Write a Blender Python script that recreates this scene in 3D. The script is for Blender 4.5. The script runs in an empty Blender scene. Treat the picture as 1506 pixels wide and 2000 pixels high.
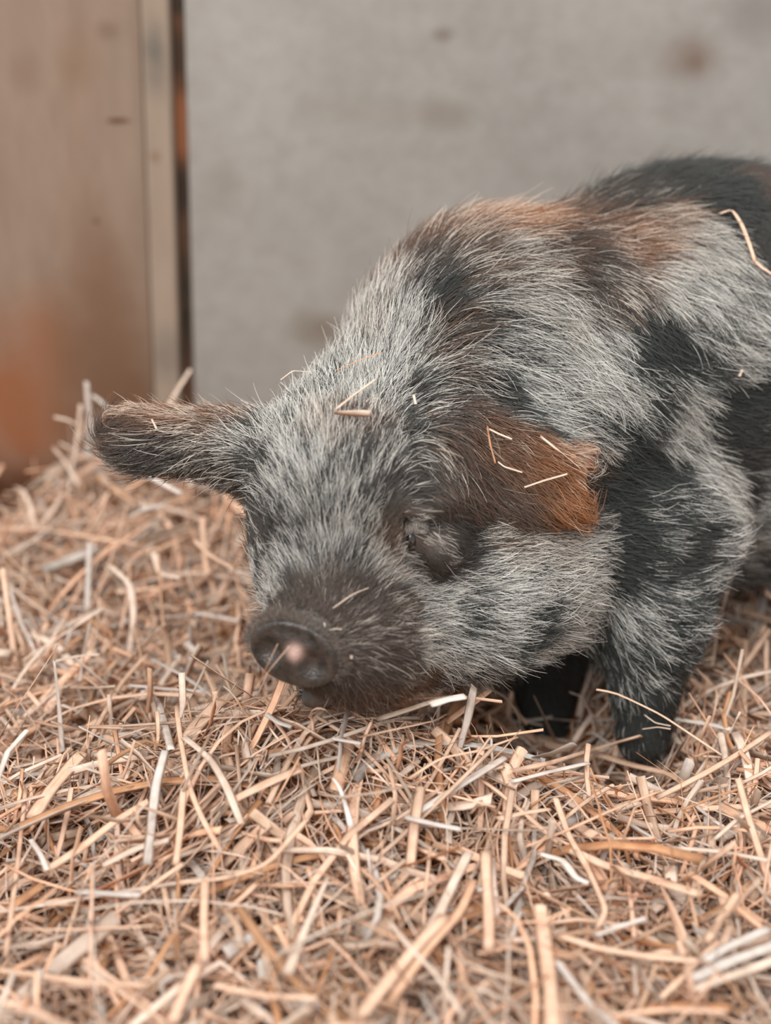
import bpy, math, random
import numpy as np
from mathutils import Vector, Matrix

rng = np.random.default_rng(7)
SC = bpy.context.scene
COL = SC.collection

# ------------------------------------------------------------------ camera
F = 3000.0                      # focal length in pixels of the 1506 x 2000 frame
PITCH = math.radians(20.0)
CAM = np.array([0.0, 0.0, 0.405])
RGT = np.array([1.0, 0.0, 0.0])
UPV = np.array([0.0, math.sin(PITCH), math.cos(PITCH)])
FWD = np.array([0.0, math.cos(PITCH), -math.sin(PITCH)])
cam_d = bpy.data.cameras.new('camera')
cam_d.sensor_fit = 'HORIZONTAL'
cam_d.sensor_width = 25.1
cam_d.lens = 25.1 * F / 1506.0
cam_d.clip_start = 0.02
cam_d.dof.use_dof = True
cam_d.dof.focus_distance = 0.685
cam_d.dof.aperture_fstop = 3.9
cam = bpy.data.objects.new('camera', cam_d)
COL.objects.link(cam)
cam.location = CAM
cam.rotation_euler = (math.radians(90.0) - PITCH, 0, 0)
SC.camera = cam

# ------------------------------------------------------------------ light
SC.view_settings.view_transform = 'Standard'
SC.view_settings.look = 'None'
SC.view_settings.gamma = 1.0
SC.view_settings.exposure = 0.05
SC.view_settings.use_curve_mapping = False
world = bpy.data.worlds.new('daylight')
SC.world = world
world.use_nodes = True
bg = world.node_tree.nodes['Background']
bg.inputs['Color'].default_value = (0.98, 0.985, 1.0, 1)
bg.inputs['Strength'].default_value = 0.98


def area(name, loc, target, size, power, color):
    d = bpy.data.lights.new(name, 'AREA')
    d.shape = 'RECTANGLE'
    d.size, d.size_y = size
    d.energy = power
    d.color = color
    o = bpy.data.objects.new(name, d)
    COL.objects.link(o)
    o.location = loc
    o.rotation_euler = (Vector(target) - Vector(loc)).to_track_quat('-Z', 'Y').to_euler()
    return o


area('open_door_daylight', (-0.9, -1.3, 1.9), (0.05, 0.8, 0.1), (1.8, 1.4), 80.0, (1.0, 0.975, 0.94))
area('roof_light_daylight', (0.9, 0.7, 2.3), (0.1, 0.8, 0.1), (1.2, 1.2), 40.0, (1.0, 0.975, 0.94))
SC.cycles.max_bounces = 6
SC.cycles.diffuse_bounces = 5
SC.cycles.glossy_bounces = 2
SC.cycles.transmission_bounces = 3
SC.cycles.transparent_max_bounces = 4


# ------------------------------------------------------------------ pixel helpers
def rays(px, py):
    px = np.asarray(px, float)
    py = np.asarray(py, float)
    d = FWD + ((px - 753.0) / F)[..., None] * RGT + ((1000.0 - py) / F)[..., None] * UPV
    return d


def P(px, py, Y):
    """the world point seen at a pixel, at the distance Y from the camera along the floor"""
    d = rays(px, py)
    return CAM + d * ((Y - CAM[1]) / d[..., 1])[..., None]


def depth(p):
    return float(np.dot(np.asarray(p) - CAM, FWD))


def to_px(p):
    q = np.asarray(p) - CAM
    z = q @ FWD
    return 753.0 + F * (q @ RGT) / z, 1000.0 - F * (q @ UPV) / z


# ------------------------------------------------------------------ materials
def lin(r, g, b):
    f = lambda c: (c / 255.0 / 12.92) if c / 255.0 <= 0.04045 else ((c / 255.0 + 0.055) / 1.055) ** 2.4
    return (f(r), f(g), f(b), 1.0)


def new_mat(name, rough=0.7, spec=0.3):
    m = bpy.data.materials.new(name)
    m.use_nodes = True
    b = m.node_tree.nodes['Principled BSDF']
    b.inputs['Roughness'].default_value = rough
    b.inputs['Specular IOR Level'].default_value = spec
    return m, m.node_tree.nodes, m.node_tree.links, b


def ramp(N, L, src, stops, interp='LINEAR'):
    r = N.new('ShaderNodeValToRGB')
    r.color_ramp.interpolation = interp
    e = r.color_ramp.elements
    while len(e) > 1:
        e.remove(e[-1])
    e[0].position, e[0].color = stops[0][0], stops[0][1]
    for p, c in stops[1:]:
        q = e.new(p)
        q.color = c
    L.new(src, r.inputs[0])
    return r.outputs[0]


def noise(N, L, vec, scale, detail=4, rough=0.55, stretch=None):
    if stretch is not None:
        mp = N.new('ShaderNodeMapping')
        mp.inputs['Scale'].default_value = stretch
        L.new(vec, mp.inputs['Vector'])
        vec = mp.outputs[0]
    n = N.new('ShaderNodeTexNoise')
    n.inputs['Scale'].default_value = scale
    n.inputs['Detail'].default_value = detail
    n.inputs['Roughness'].default_value = rough
    L.new(vec, n.inputs['Vector'])
    return n.outputs['Fac']


def mix(N, L, fac, a, b, mode='MIX'):
    m = N.new('ShaderNodeMix')
    m.data_type = 'RGBA'
    m.blend_type = mode
    for sock, v in ((m.inputs[0], fac), (m.inputs[6], a), (m.inputs[7], b)):
        if isinstance(v, (int, float, tuple)):
            sock.default_value = v
        else:
            L.new(v, sock)
    return m.outputs[2]


def blob(N, L, pos, centre, radius, soft=1.0):
    """1 inside a stain, fading out at its edge"""
    s = N.new('ShaderNodeVectorMath'); s.operation = 'SUBTRACT'
    L.new(pos, s.inputs[0]); s.inputs[1].default_value = centre
    d = N.new('ShaderNodeVectorMath'); d.operation = 'DIVIDE'
    L.new(s.outputs[0], d.inputs[0]); d.inputs[1].default_value = radius
    l = N.new('ShaderNodeVectorMath'); l.operation = 'LENGTH'
    L.new(d.outputs[0], l.inputs[0])
    mr = N.new('ShaderNodeMapRange'); mr.interpolation_type = 'SMOOTHSTEP'
    L.new(l.outputs['Value'], mr.inputs[0])
    mr.inputs[1].default_value = 1.0 - 0.9 * soft; mr.inputs[2].default_value = 1.0
    mr.inputs[3].default_value = 1.0; mr.inputs[4].default_value = 0.0
    return mr.outputs[0]


def math_(N, L, op, a, b):
    m = N.new('ShaderNodeMath'); m.operation = op
    for s, v in ((m.inputs[0], a), (m.inputs[1], b)):
        if isinstance(v, (int, float)):
            s.default_value = v
        else:
            L.new(v, s)
    return m.outputs[0]


def stained(name, base, stains, rough=0.75, grain=(1, 1, 1), amount=0.35):
    """painted or bare board with its own blotches; stains: (centre, radius, colour, strength)"""
    m, N, L, b = new_mat(name, rough, 0.15)
    g = N.new('ShaderNodeNewGeometry')
    pos = g.outputs['Position']
    n1 = noise(N, L, pos, 9, 5, 0.6, grain)
    n2 = noise(N, L, pos, 60, 4, 0.6, grain)
    col = ramp(N, L, n1, [(0.3, base[0]), (0.5, base[1]), (0.72, base[2])])
    col = mix(N, L, amount, col, ramp(N, L, n2, [(0.35, (0.42, 0.40, 0.38, 1)), (0.65, (0.62, 0.62, 0.62, 1))]), 'OVERLAY')
    wob = noise(N, L, pos, 22, 4, 0.6)
    for c, r, colr, s in stains:
        f = blob(N, L, pos, c, r)
        f = math_(N, L, 'MULTIPLY', f, math_(N, L, 'MULTIPLY', wob, 1.9 * s))
        f = math_(N, L, 'MINIMUM', f, 1.0)
        col = mix(N, L, f, col, colr)
    L.new(col, b.inputs['Base Color'])
    bp = N.new('ShaderNodeBump'); bp.inputs['Strength'].default_value = 0.25; bp.inputs['Distance'].default_value = 0.002
    L.new(n2, bp.inputs['Height']); L.new(bp.outputs[0], b.inputs['Normal'])
    return m


# ------------------------------------------------------------------ mesh helpers
def mesh_obj(name, verts, faces, mat, parent=None, smooth=True):
    me = bpy.data.meshes.new(name)
    verts = np.asarray(verts, dtype=np.float32)
    if isinstance(faces, np.ndarray):
        n, k = faces.shape
        me.vertices.add(len(verts)); me.vertices.foreach_set('co', verts.ravel())
        me.loops.add(n * k); me.loops.foreach_set('vertex_index', faces.astype(np.int32).ravel())
        me.polygons.add(n); me.polygons.foreach_set('loop_start', np.arange(0, n * k, k, dtype=np.int32))
        me.update(calc_edges=True)
    else:
        me.from_pydata([tuple(map(float, v)) for v in verts], [], [tuple(map(int, f)) for f in faces])
    me.validate()
    if smooth:
        me.polygons.foreach_set('use_smooth', np.ones(len(me.polygons), dtype=bool))
    if mat:
        me.materials.append(mat)
    o = bpy.data.objects.new(name, me)
    COL.objects.link(o)
    o.parent = parent
    return o


def tag(o, label=None, cat=None, group=None, kind=None):
    for k, v in (('label', label), ('category', cat), ('group', group), ('kind', kind)):
        if v:
            o[k] = v
    return o


def box(name, lo, hi, mat, bevel=0.002, yaw=0.0, lean=0.0):
    lo, hi = np.array(lo, float), np.array(hi, float)
    c, h = (lo + hi) / 2, (hi - lo) / 2
    v = [(sx * h[0], sy * h[1], sz * h[2]) for sx in (-1, 1) for sy in (-1, 1) for sz in (-1, 1)]
    f = [(0, 1, 3, 2), (4, 6, 7, 5), (0, 4, 5, 1), (2, 3, 7, 6), (0, 2, 6, 4), (1, 5, 7, 3)]
    o = mesh_obj(name, v, f, mat, smooth=False)
    o.location = c
    o.rotation_euler = (0, lean, yaw)
    md = o.modifiers.new('bevel', 'BEVEL'); md.width = bevel; md.segments = 2
    return o


# ------------------------------------------------------------------ the pen: floor and boards
WY = 1.051          # face of the pale back wall
LY = 1.045         # face of the brown side boarding
def wp(px, py, Y):
    return tuple(float(a) for a in P(px, py, Y))

brown = lambda r, g, b: lin(r, g, b)
back_mat = stained('pale_grey_board', (lin(134, 129, 123), lin(139, 134, 128), lin(144, 139, 133)), [
    (wp(1345, 112, WY), (0.028, 0.1, 0.022), lin(100, 76, 62), 0.85),
    (wp(865, 68, WY), (0.012, 0.1, 0.008), lin(104, 90, 80), 0.7),
    (wp(870, 225, WY), (0.030, 0.1, 0.018), lin(112, 100, 88), 0.6),
    (wp(1200, 110, WY), (0.060, 0.1, 0.02), lin(124, 114, 104), 0.4),
    (wp(720, 215, WY), (0.07, 0.1, 0.015), lin(124, 114, 104), 0.3),
    (wp(620, 645, WY), (0.028, 0.1, 0.022), lin(110, 97, 84), 0.7),
    (wp(430, 370, WY), (0.02, 0.1, 0.03), lin(124, 114, 102), 0.4),
    (wp(1490, 20, WY), (0.04, 0.1, 0.03), lin(108, 102, 96), 0.6),
], amount=0.3)
side_mat = stained('brown_plywood', (lin(117, 100, 87), lin(127, 109, 95), lin(121, 98, 83)), [
    (wp(40, 800, LY), (0.062, 0.2, 0.11), lin(128, 82, 56), 1.0),
    (wp(120, 720, LY), (0.05, 0.2, 0.085), lin(126, 85, 60), 0.8),
    (wp(215, 800, LY), (0.055, 0.2, 0.14), lin(96, 70, 52), 1.1),
    (wp(200, 620, LY), (0.05, 0.2, 0.12), lin(108, 82, 64), 0.7),
    (wp(60, 1010, LY), (0.11, 0.2, 0.06), lin(76, 46, 30), 1.4),
    (wp(232, 236, LY), (0.012, 0.2, 0.0028), lin(84, 58, 42), 1.4),
    (wp(188, 432, LY), (0.0035, 0.2, 0.003), lin(96, 72, 56), 1.3),
    (wp(50, 140, LY), (0.018, 0.2, 0.02), lin(112, 90, 74), 0.6),
    (wp(210, 60, LY), (0.012, 0.2, 0.01), lin(104, 84, 68), 0.6),
    (wp(150, 120, LY), (0.02, 0.2, 0.03), lin(112, 88, 68), 0.5),
], grain=(1.0, 1.0, 0.25), amount=0.4)
edge_mat = stained('weathered_batten', (lin(130, 115, 101), lin(138, 122, 108), lin(132, 114, 99)), [
    (wp(303, 115, LY), (0.013, 0.2, 0.035), lin(96, 90, 82), 1.0),
    (wp(305, 305, LY), (0.006, 0.2, 0.006), lin(120, 98, 80), 1.0),
    (wp(330, 690, LY), (0.02, 0.2, 0.03), lin(112, 102, 92), 0.9),
], grain=(1.0, 1.0, 0.2), amount=0.4)
gap_mat = stained('rusty_gap_strip', (lin(78, 58, 46), lin(100, 72, 56), lin(128, 84, 58)), [  # shallow strip standing in for the dark gap, with rust patches
    (wp(352, 255, WY), (0.02, 0.2, 0.035), lin(140, 90, 62), 1.2),
    (wp(348, 110, WY), (0.02, 0.2, 0.03), lin(70, 54, 44), 1.0),
    (wp(350, 375, WY), (0.02, 0.2, 0.03), lin(62, 50, 42), 1.2),
    (wp(366, 620, WY), (0.02, 0.2, 0.07), lin(58, 50, 42), 1.2),
    (wp(356, 10, WY), (0.02, 0.2, 0.012), lin(62, 52, 44), 1.2),
], amount=0.5)
LEAN = 0.017
x275 = float(P(275, 0, LY)[0]); x297 = float(P(300, 770, LY)[0])
x335 = float(P(335, 0, LY)[0]); x372 = float(P(372, 780, LY)[0])
lean = math.atan2((x297 - x275), 0.30)
xs = (x275 + x297) / 2 + 0.0035
tag(box('wall_left', (-0.75, LY, -0.01), (xs, LY + 0.018, 0.95), side_mat, 0.001, lean=LEAN), kind='structure')
tag(box('trim_1', (xs + 0.0008, LY - 0.004, -0.01), (xs + 0.0188, LY + 0.018, 0.95), edge_mat, 0.002, lean=LEAN), kind='structure')
xe = xs + 0.0188
x380 = float(P(375, 450, LY + 0.012)[0]) + 0.0035
tag(box('trim_2', (xe - 0.004, LY + 0.010, -0.01), (x380 - 0.0006, LY + 0.03, 0.95), gap_mat, 0.001, lean=LEAN), kind='structure')
tag(box('wall_back', (x380, LY + 0.006, -0.01), (0.95, LY + 0.026, 0.95), back_mat, 0.0012, lean=LEAN), kind='structure')

fm, N, L, b = new_mat('floor_concrete', 0.9, 0.1)
g = N.new('ShaderNodeNewGeometry')
L.new(ramp(N, L, noise(N, L, g.outputs['Position'], 30, 6), [(0.3, lin(90, 62, 44)), (0.7, lin(120, 88, 62))]), b.inputs['Base Color'])
tag(box('floor', (-0.75, -0.35, -0.04), (0.95, WY + 0.02, -0.0101), fm, 0.001), kind='structure')


# ------------------------------------------------------------------ signed distance of the piglet
def rp(px, p):
    return px * depth(p) / F


PR = []   # (kind, data, blend)


def cone(a, ra, b, rb, k=0.02):
    a3, b3 = P(*a), P(*b)
    PR.append(('c', (a3, b3, rp(ra, a3), rp(rb, b3)), k))


def wcone(a3, ra, b3, rb, k=0.02):
    PR.append(('c', (np.array(a3, float), np.array(b3, float), ra, rb), k))


def ell(c, rx, rz, ry, roll=0.0, yaw=0.0, k=0.02, tiltx=0.0):
    """ellipsoid: rx, rz in pixels across the picture, ry in metres towards the wall; roll turns it clockwise in view"""
    c3 = P(*c)
    R = (Matrix.Rotation(math.radians(yaw), 3, 'Z') @ Matrix.Rotation(math.radians(roll), 3, 'Y') @ Matrix.Rotation(math.radians(tiltx), 3, 'X'))
    PR.append(('e', (c3, np.array(R), np.array([rp(rx, c3), ry, rp(rz, c3)])), k))


# body, from shoulder to rump
cone((1090, 745, .765), 300, (1330, 715, .83), 345, 0.03)
cone((1330, 715, .83), 345, (1640, 680, .925), 362, 0.03)
ell((1440, 800, .83), 250, 300, .085, k=0.04)
# withers and neck
ell((905, 655, .745), 165, 180, .062, roll=10, k=0.022)
cone((778, 775, .700), 130, (925, 650, .755), 148, 0.03)
ell((1010, 880, .735), 210, 230, .07, k=0.03)
# skull
ell((672, 915, .655), 168, 165, .055, k=0.025)
ell((770, 960, .665), 170, 150, .055, k=0.025)
# muzzle
cone((672, 1000, .645), 138, (622, 1222, .594), 98, 0.022)
ell((690, 1235, .602), 125, 92, .030, roll=15, k=0.02)
# jaw
cone((900, 1190, .655), 120, (715, 1300, .605), 66, 0.025)
ell((622, 1357, .598), 34, 20, .010, roll=-10, k=0.006)
# jowls
ell((955, 1120, .672), 175, 140, .050, roll=6, k=0.025)
ell((1060, 1130, .695), 105, 105, .045, k=0.02)
ell((545, 1090, .650), 38, 85, .03, k=0.02)
# brow, lids and bulge under the near eye
ell((822, 985, .618), 52, 20, .010, roll=4, k=0.008)
ell((762, 1050, .612), 18, 52, .008, roll=-4, k=0.008)
ell((858, 1062, .623), 42, 42, .014, roll=20, k=0.010)
ell((545, 1000, .628), 26, 22, .012, k=0.01)
# chest and front legs
ell((1165, 1030, .725), 130, 160, .05, k=0.03)
cone((1290, 1045, .715), 142, (1268, 1225, .688), 92, 0.02)
cone((1268, 1225, .688), 90, (1262, 1340, .680), 56, 0.015)
cone((1262, 1340, .680), 56, (1256, 1440, .676), 47, 0.008)
cone((1120, 1130, .760), 95, (1072, 1300, .745), 58, 0.02)
cone((1072, 1300, .745), 58, (1060, 1420, .738), 46, 0.008)
# hind legs, out of the photograph to the side
wcone((.250, .865, .135), .052, (.285, .845, .075), .024, 0.02)
wcone((.285, .845, .075), .024, (.270, .840, .022), .014, 0.01)
wcone((.300, .950, .135), .052, (.335, .960, .075), .024, 0.02)
wcone((.335, .960, .075), .024, (.325, .955, .022), .014, 0.01)
NBODY = len(PR)


def flap(pts, base, yaw, pitch, thick, cup, k):
    """an ear: an outline seen at pixels, laid into a tilted plane through base, with its own thickness and hollow"""
    c3 = P(*base)
    R_ = np.array(Matrix.Rotation(math.radians(yaw), 3, 'Z') @ Matrix.Rotation(math.radians(pitch), 3, 'X'))
    X_, N_, Z_ = R_[:, 0], R_[:, 1], R_[:, 2]
    d = rays(np.array([p[0] for p in pts]), np.array([p[1] for p in pts]))
    t = ((c3 - CAM) @ N_) / (d @ N_)
    q = CAM + d * t[:, None] - c3
    PR.append(('p', (c3, X_, N_, Z_, np.stack([q @ X_, q @ Z_], 1), thick, cup), k))


# near ear: a flap that droops back over the cheek
flap([(815, 870), (850, 825), (905, 805), (985, 822), (1055, 850), (1105, 885), (1128, 925), (1132, 1000), (1080, 1002), (1000, 1005), (920, 998), (865, 970), (822, 915)],
     (960, 910, .655), -1.0, -16, .0042, 3.0, .008)
flap([(1010, 850), (1060, 862), (1110, 872), (1156, 880), (1150, 912), (1120, 935), (1060, 915)], (1100, 890, .664), 8, -20, .003, 0.0, .003)
ell((845, 880, .655), 50, 55, .016, k=0.012)
# far ear: held out to the side
flap([(500, 835), (420, 822), (330, 815), (250, 808), (222, 815), (218, 850), (240, 872), (300, 893), (380, 905), (450, 925), (500, 930)], (360, 865, .668), -8, -6, .0060, 2.0, .012)
ell((345, 832, .684), 120, 28, .007, roll=1, yaw=-6, k=0.008)
ell((470, 880, .660), 55, 50, .016, k=0.014)
# hollows: eye slit, fold under the eye, fold over the muzzle
CUT = []


def cut(pts, r, k):
    q = [P(*p) for p in pts]
    for a, b_ in zip(q[:-1], q[1:]):
        CUT.append((a, b_, rp(r, a), k))


def prim_d(kind, data, p):
    if kind == 'c':
        a, b_, ra, rb = data
        ba = b_ - a
        h = np.clip(((p - a) @ ba) / (ba @ ba), 0, 1)
        q = p - a - h[:, None] * ba
        return np.sqrt((q * q).sum(1)) - (ra + (rb - ra) * h)
    if kind == 'p':
        c, X_, N_, Z_, poly, th_, cup = data
        q = p - c
        x_, z_, w_ = q @ X_, q @ Z_, q @ N_
        w_ = w_ - cup * (x_ * x_ * 0.6 + z_ * z_)
        d2 = np.full(len(p), 1e9); inside = np.zeros(len(p), bool)
        for i in range(len(poly)):
            a, b_ = poly[i], poly[i - 1]
            e = b_ - a
            vx, vz = x_ - a[0], z_ - a[1]
            t = np.clip((vx * e[0] + vz * e[1]) / (e @ e), 0, 1)
            d2 = np.minimum(d2, (vx - e[0] * t) ** 2 + (vz - e[1] * t) ** 2)
            c1, c2, c3_ = z_ >= a[1], z_ < b_[1], e[0] * vz > e[1] * vx
            inside ^= (c1 & c2 & c3_) | (~c1 & ~c2 & ~c3_)
        d = np.sqrt(d2) * np.where(inside, -1, 1)
        r_ = th_ * 0.8
        a_, b2 = d + r_ * 0.5, np.abs(w_) - th_ + r_
        return np.minimum(np.maximum(a_, b2), 0) + np.sqrt(np.maximum(a_, 0) ** 2 + np.maximum(b2, 0) ** 2) - r_
    c, R, r = data
    q = (p - c) @ R
    k0 = np.sqrt(((q / r) ** 2).sum(1))
    k1 = np.sqrt(((q / (r * r)) ** 2).sum(1)) + 1e-9
    return np.where(k0 < 1e-6, -r.min(), k0 * (k0 - 1.0) / k1)


def smin(a, b_, k):
    h = np.clip(0.5 + 0.5 * (b_ - a) / k, 0, 1)
    return b_ * (1 - h) + a * h - k * h * (1 - h)


def sdf(p, n=None, cuts=True):
    p = np.asarray(p, float)
    out = None
    for kind, data, k in PR[:n]:
        d = prim_d(kind, data, p)
        out = d if out is None else smin(out, d, k)
    if cuts:
        for a, b_, r, k in CUT:
            d = prim_d('c', (a, b_, r, r), p)
            out = -smin(-out, d, k)
    return out


def grad(p, e=0.0012):
    g_ = np.stack([sdf(p + np.eye(3)[i] * e) - sdf(p - np.eye(3)[i] * e) for i in range(3)], 1)
    return g_ / (np.linalg.norm(g_, axis=1, keepdims=True) + 1e-9)


def trace(px, py):
    """where the sight line through a pixel meets the piglet; also whether it does"""
    d = rays(px, py)
    d = d / np.linalg.norm(d, axis=1, keepdims=True)
    t = np.full(len(d), 0.45)
    for _ in range(90):
        s = sdf(CAM + d * t[:, None])
        t = t + np.clip(s, -0.01, 0.03) * 0.8
    p = CAM + d * t[:, None]
    return p, np.abs(sdf(p)) < 0.002


cut([(792, 1022, .606), (796, 1062, .603), (800, 1092, .606), (845, 1122, .612), (880, 1128, .618)], 12, 0.003)
cut([(792, 1020, .606), (830, 1022, .609), (850, 1014, .613)], 8, 0.003)
cut([(575, 1160, .565), (640, 1172, .560), (700, 1170, .565)], 8, 0.006)

# surface nets over a 2 mm grid
lo = np.array([-.20, .53, .0]); hi = np.array([.42, 1.03, .34]); hs = 0.0024
dims = np.ceil((hi - lo) / hs).astype(int)
gx, gy, gz = [lo[i] + hs * np.arange(dims[i]) for i in range(3)]
# coarse pass first: only evaluate where the surface can be
field = np.full(tuple(dims), 1.0, dtype=np.float32)
st = 6
cx, cy, cz = np.meshgrid(gx[::st], gy[::st], gz[::st], indexing='ij')
cd = sdf(np.stack([cx.ravel(), cy.ravel(), cz.ravel()], 1), cuts=False).reshape(cx.shape)
near = np.repeat(np.repeat(np.repeat(np.abs(cd) < hs * st * 1.9, st, 0), st, 1), st, 2)[:dims[0], :dims[1], :dims[2]]
sgn = np.repeat(np.repeat(np.repeat(np.sign(cd), st, 0), st, 1), st, 2)[:dims[0], :dims[1], :dims[2]]
field = sgn.astype(np.float32)
ii = np.argwhere(near)
vals = np.empty(len(ii), dtype=np.float32)
for s in range(0, len(ii), 400000):
    vals[s:s + 400000] = sdf(lo + hs * ii[s:s + 400000])
field[near] = vals
ins = field < 0
cnt = np.zeros(tuple(dims - 1), dtype=np.int8)
for a in (0, 1):
    for b_ in (0, 1):
        for c in (0, 1):
            cnt += ins[a:dims[0] - 1 + a, b_:dims[1] - 1 + b_, c:dims[2] - 1 + c]
active = (cnt > 0) & (cnt < 8)
vid = np.full(active.shape, -1, dtype=np.int64)
cells = np.argwhere(active)
vid[active] = np.arange(len(cells))
V = lo + hs * (cells + 0.5)
for _ in range(5):
    s = sdf(V)
    V = V - np.clip(s, -0.002, 0.002)[:, None] * grad(V)
quads = []
for ax in range(3):
    o1, o2 = [(1, 2), (2, 0), (0, 1)][ax]
    sl0 = [slice(1, d - 1) for d in dims]; sl0[ax] = slice(0, dims[ax] - 1)
    sl1 = [slice(1, d - 1) for d in dims]; sl1[ax] = slice(1, dims[ax])
    A, B = ins[tuple(sl0)], ins[tuple(sl1)]
    e = np.argwhere(A != B)
    flip = A[tuple(e.T)]
    base = e + 1; base[:, ax] -= 1
    d1 = np.zeros(3, int); d1[o1] = 1
    d2 = np.zeros(3, int); d2[o2] = 1
    q = [vid[tuple((base - d1 * i - d2 * j).T)] for i, j in ((1, 1), (0, 1), (0, 0), (1, 0))]
    q = np.stack(q, 1)
    q[~flip] = q[~flip][:, ::-1]
    quads.append(q)
quads = np.concatenate(quads)
quads = quads[(quads >= 0).all(1)]

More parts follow.
